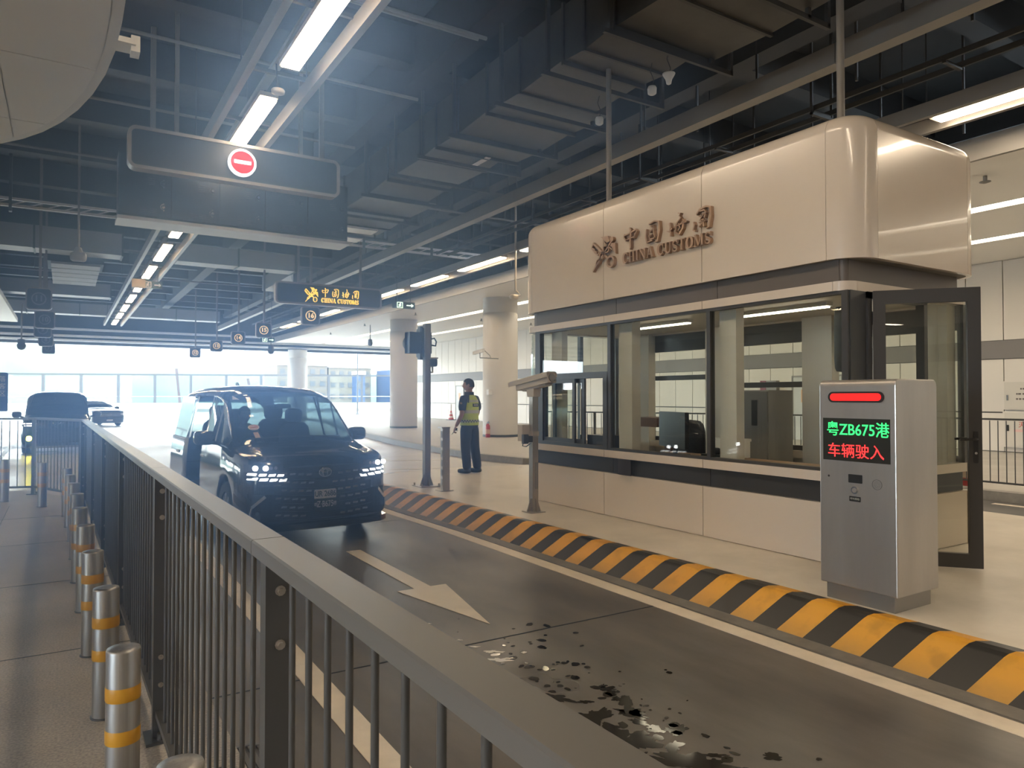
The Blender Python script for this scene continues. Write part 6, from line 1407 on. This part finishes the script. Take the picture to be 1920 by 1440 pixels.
for j in range(40):
    a = 2*PI*j/40
    for r_ in range(2):
        if (j+r_) % 2: continue
        z0 = .985+.025*r_; q = vat(z0); P = []
        for aa, z in ((a, z0), (a+2*PI/40, z0), (a+2*PI/40, z0+.025), (a, z0+.025)): P.append((q[0]+(q[3]+.0065)*math.copysign(abs(math.cos(aa))**.85, math.cos(aa)), q[1]+(q[4]+.0065)*math.copysign(abs(math.sin(aa))**.85, math.sin(aa)), z))
        m.add(P, [(0, 1, 2, 3)])
m.build('check_squares', BLACK, ve)
m = MB(); n_ = 6; m.add([(x, .1405+.0-.35*x*x, z) for z in (1.285, 1.35) for x in np.linspace(-.085, .085, n_)], [(i, i+1, n_+i+1, n_+i) for i in range(n_-1)]); o = m.build('back_label', BLACK, ve)
m = MB(); text_mesh(m, '海关', .05, lambda a, b, d: (-a, .1425+d-.35*a*a, 1.317+b), 0, .001, sx=1.2); m.build('label_lettering', M('label_white', (.7, .7, .68), .5), ve)
m = MB(); m.sup((.262, .018, 1.34), (.012, .03, .036), .8, 12); m.build('arm_badge', M('badge_gold', (.35, .22, .06), .5), of)
m = MB(); oval_rings(m, [(0, 0, .915, .176, .137), (0, 0, .955, .176, .137)], 28, False); m.build('belt', BLACK, of)
for x, y in ((.105, .0), (-.14, .045)):
    m = MB(); m.sup((x, y-.03, .045), (.052, .135, .045), .6, 16); m.sup((x, y+.03, .08), (.048, .06, .05), .7, 14); m.build('shoe', BLACK, of)
st = thing('radio', 'thin dark hand-held radio with aerial gripped by the officer', 'radio', (6.3, 12.1, 1.0))
th = math.atan2(-.39, -.92); RW = Matrix.Rotation(th, 3, 'Z'); hw = lambda x, y, z: tuple(RW @ Vector((x, y, z))+Vector((6.70, 12.25, .22)))
m = MB(); m.cyl(hw(.225, -.17, .835), hw(.25, -.24, .75), .008, 8, .005); m.build('aerial', BLACK, st, True); m = MB(); m.cyl(hw(.21, -.135, .87), hw(.225, -.17, .835), .018, 10); m.build('handle', BLACK, st, True)
# ---- the driver behind the windscreen
dv_ = thing('person', 'person driving the black people carrier, seen dimly behind the windscreen', 'person', (2.60, 8.30, 0), .055); dv_.scale = (.97, .97, .97)
dx = -.40
DV = [(dx, 2.12, .86), (dx, 2.16, 1.05), (dx, 2.16, 1.22), (dx, 2.12, 1.31), (dx, 2.07, 1.45), (dx+.17, 2.12, 1.24), (dx+.23, 2.0, 1.06), (dx+.16, 1.76, 1.08), (dx-.17, 2.12, 1.24), (dx-.23, 2.0, 1.06), (dx-.16, 1.76, 1.08), (dx+.1, 1.95, .84), (dx+.12, 1.62, .86), (dx-.1, 1.95, .84), (dx-.12, 1.62, .86)]
DE = [(0, 1), (1, 2), (2, 3), (3, 4), (2, 5), (5, 6), (6, 7), (2, 8), (8, 9), (9, 10), (0, 11), (11, 12), (0, 13), (13, 14)]
db = skinmesh('body', DV, DE, [(.14, .10), (.14, .10), (.13, .09), .055, .05, .058, .048, .034, .058, .048, .034, .085, .07, .085, .07], SKIN, dv_, 0, 2)
hm = MB(); dh = (dx, 2.06, 1.49); DZ = head(hm, dh, .235, .15); hand(hm, (dx+.16, 1.76, 1.08), (-.2, -1, .1), (-.3, 0, 1), curl=.9); hand(hm, (dx-.16, 1.76, 1.08), (.2, -1, .1), (.3, 0, 1), curl=.9); join_into(db, hm); [setattr(p, 'use_smooth', True) for p in db.data.polygons]
face_parts(dh, DZ, db); hair_cap(dh, DZ, db)
skinmesh('shirt', DV[:4]+[DV[5], DV[6], DV[8], DV[9]], [(0, 1), (1, 2), (2, 3), (2, 4), (4, 5), (2, 6), (6, 7)], [(.155, .115), (.152, .112), (.145, .10), .062, .072, .06, .072, .06], M('driver_shirt', (.06, .06, .065), .8), dv_, 0, 2)
skinmesh('trousers', [DV[0]]+DV[11:], [(0, 1), (1, 2), (0, 3), (3, 4)], [(.15, .115), .095, .08, .095, .08], NAVY, dv_, 0, 2)
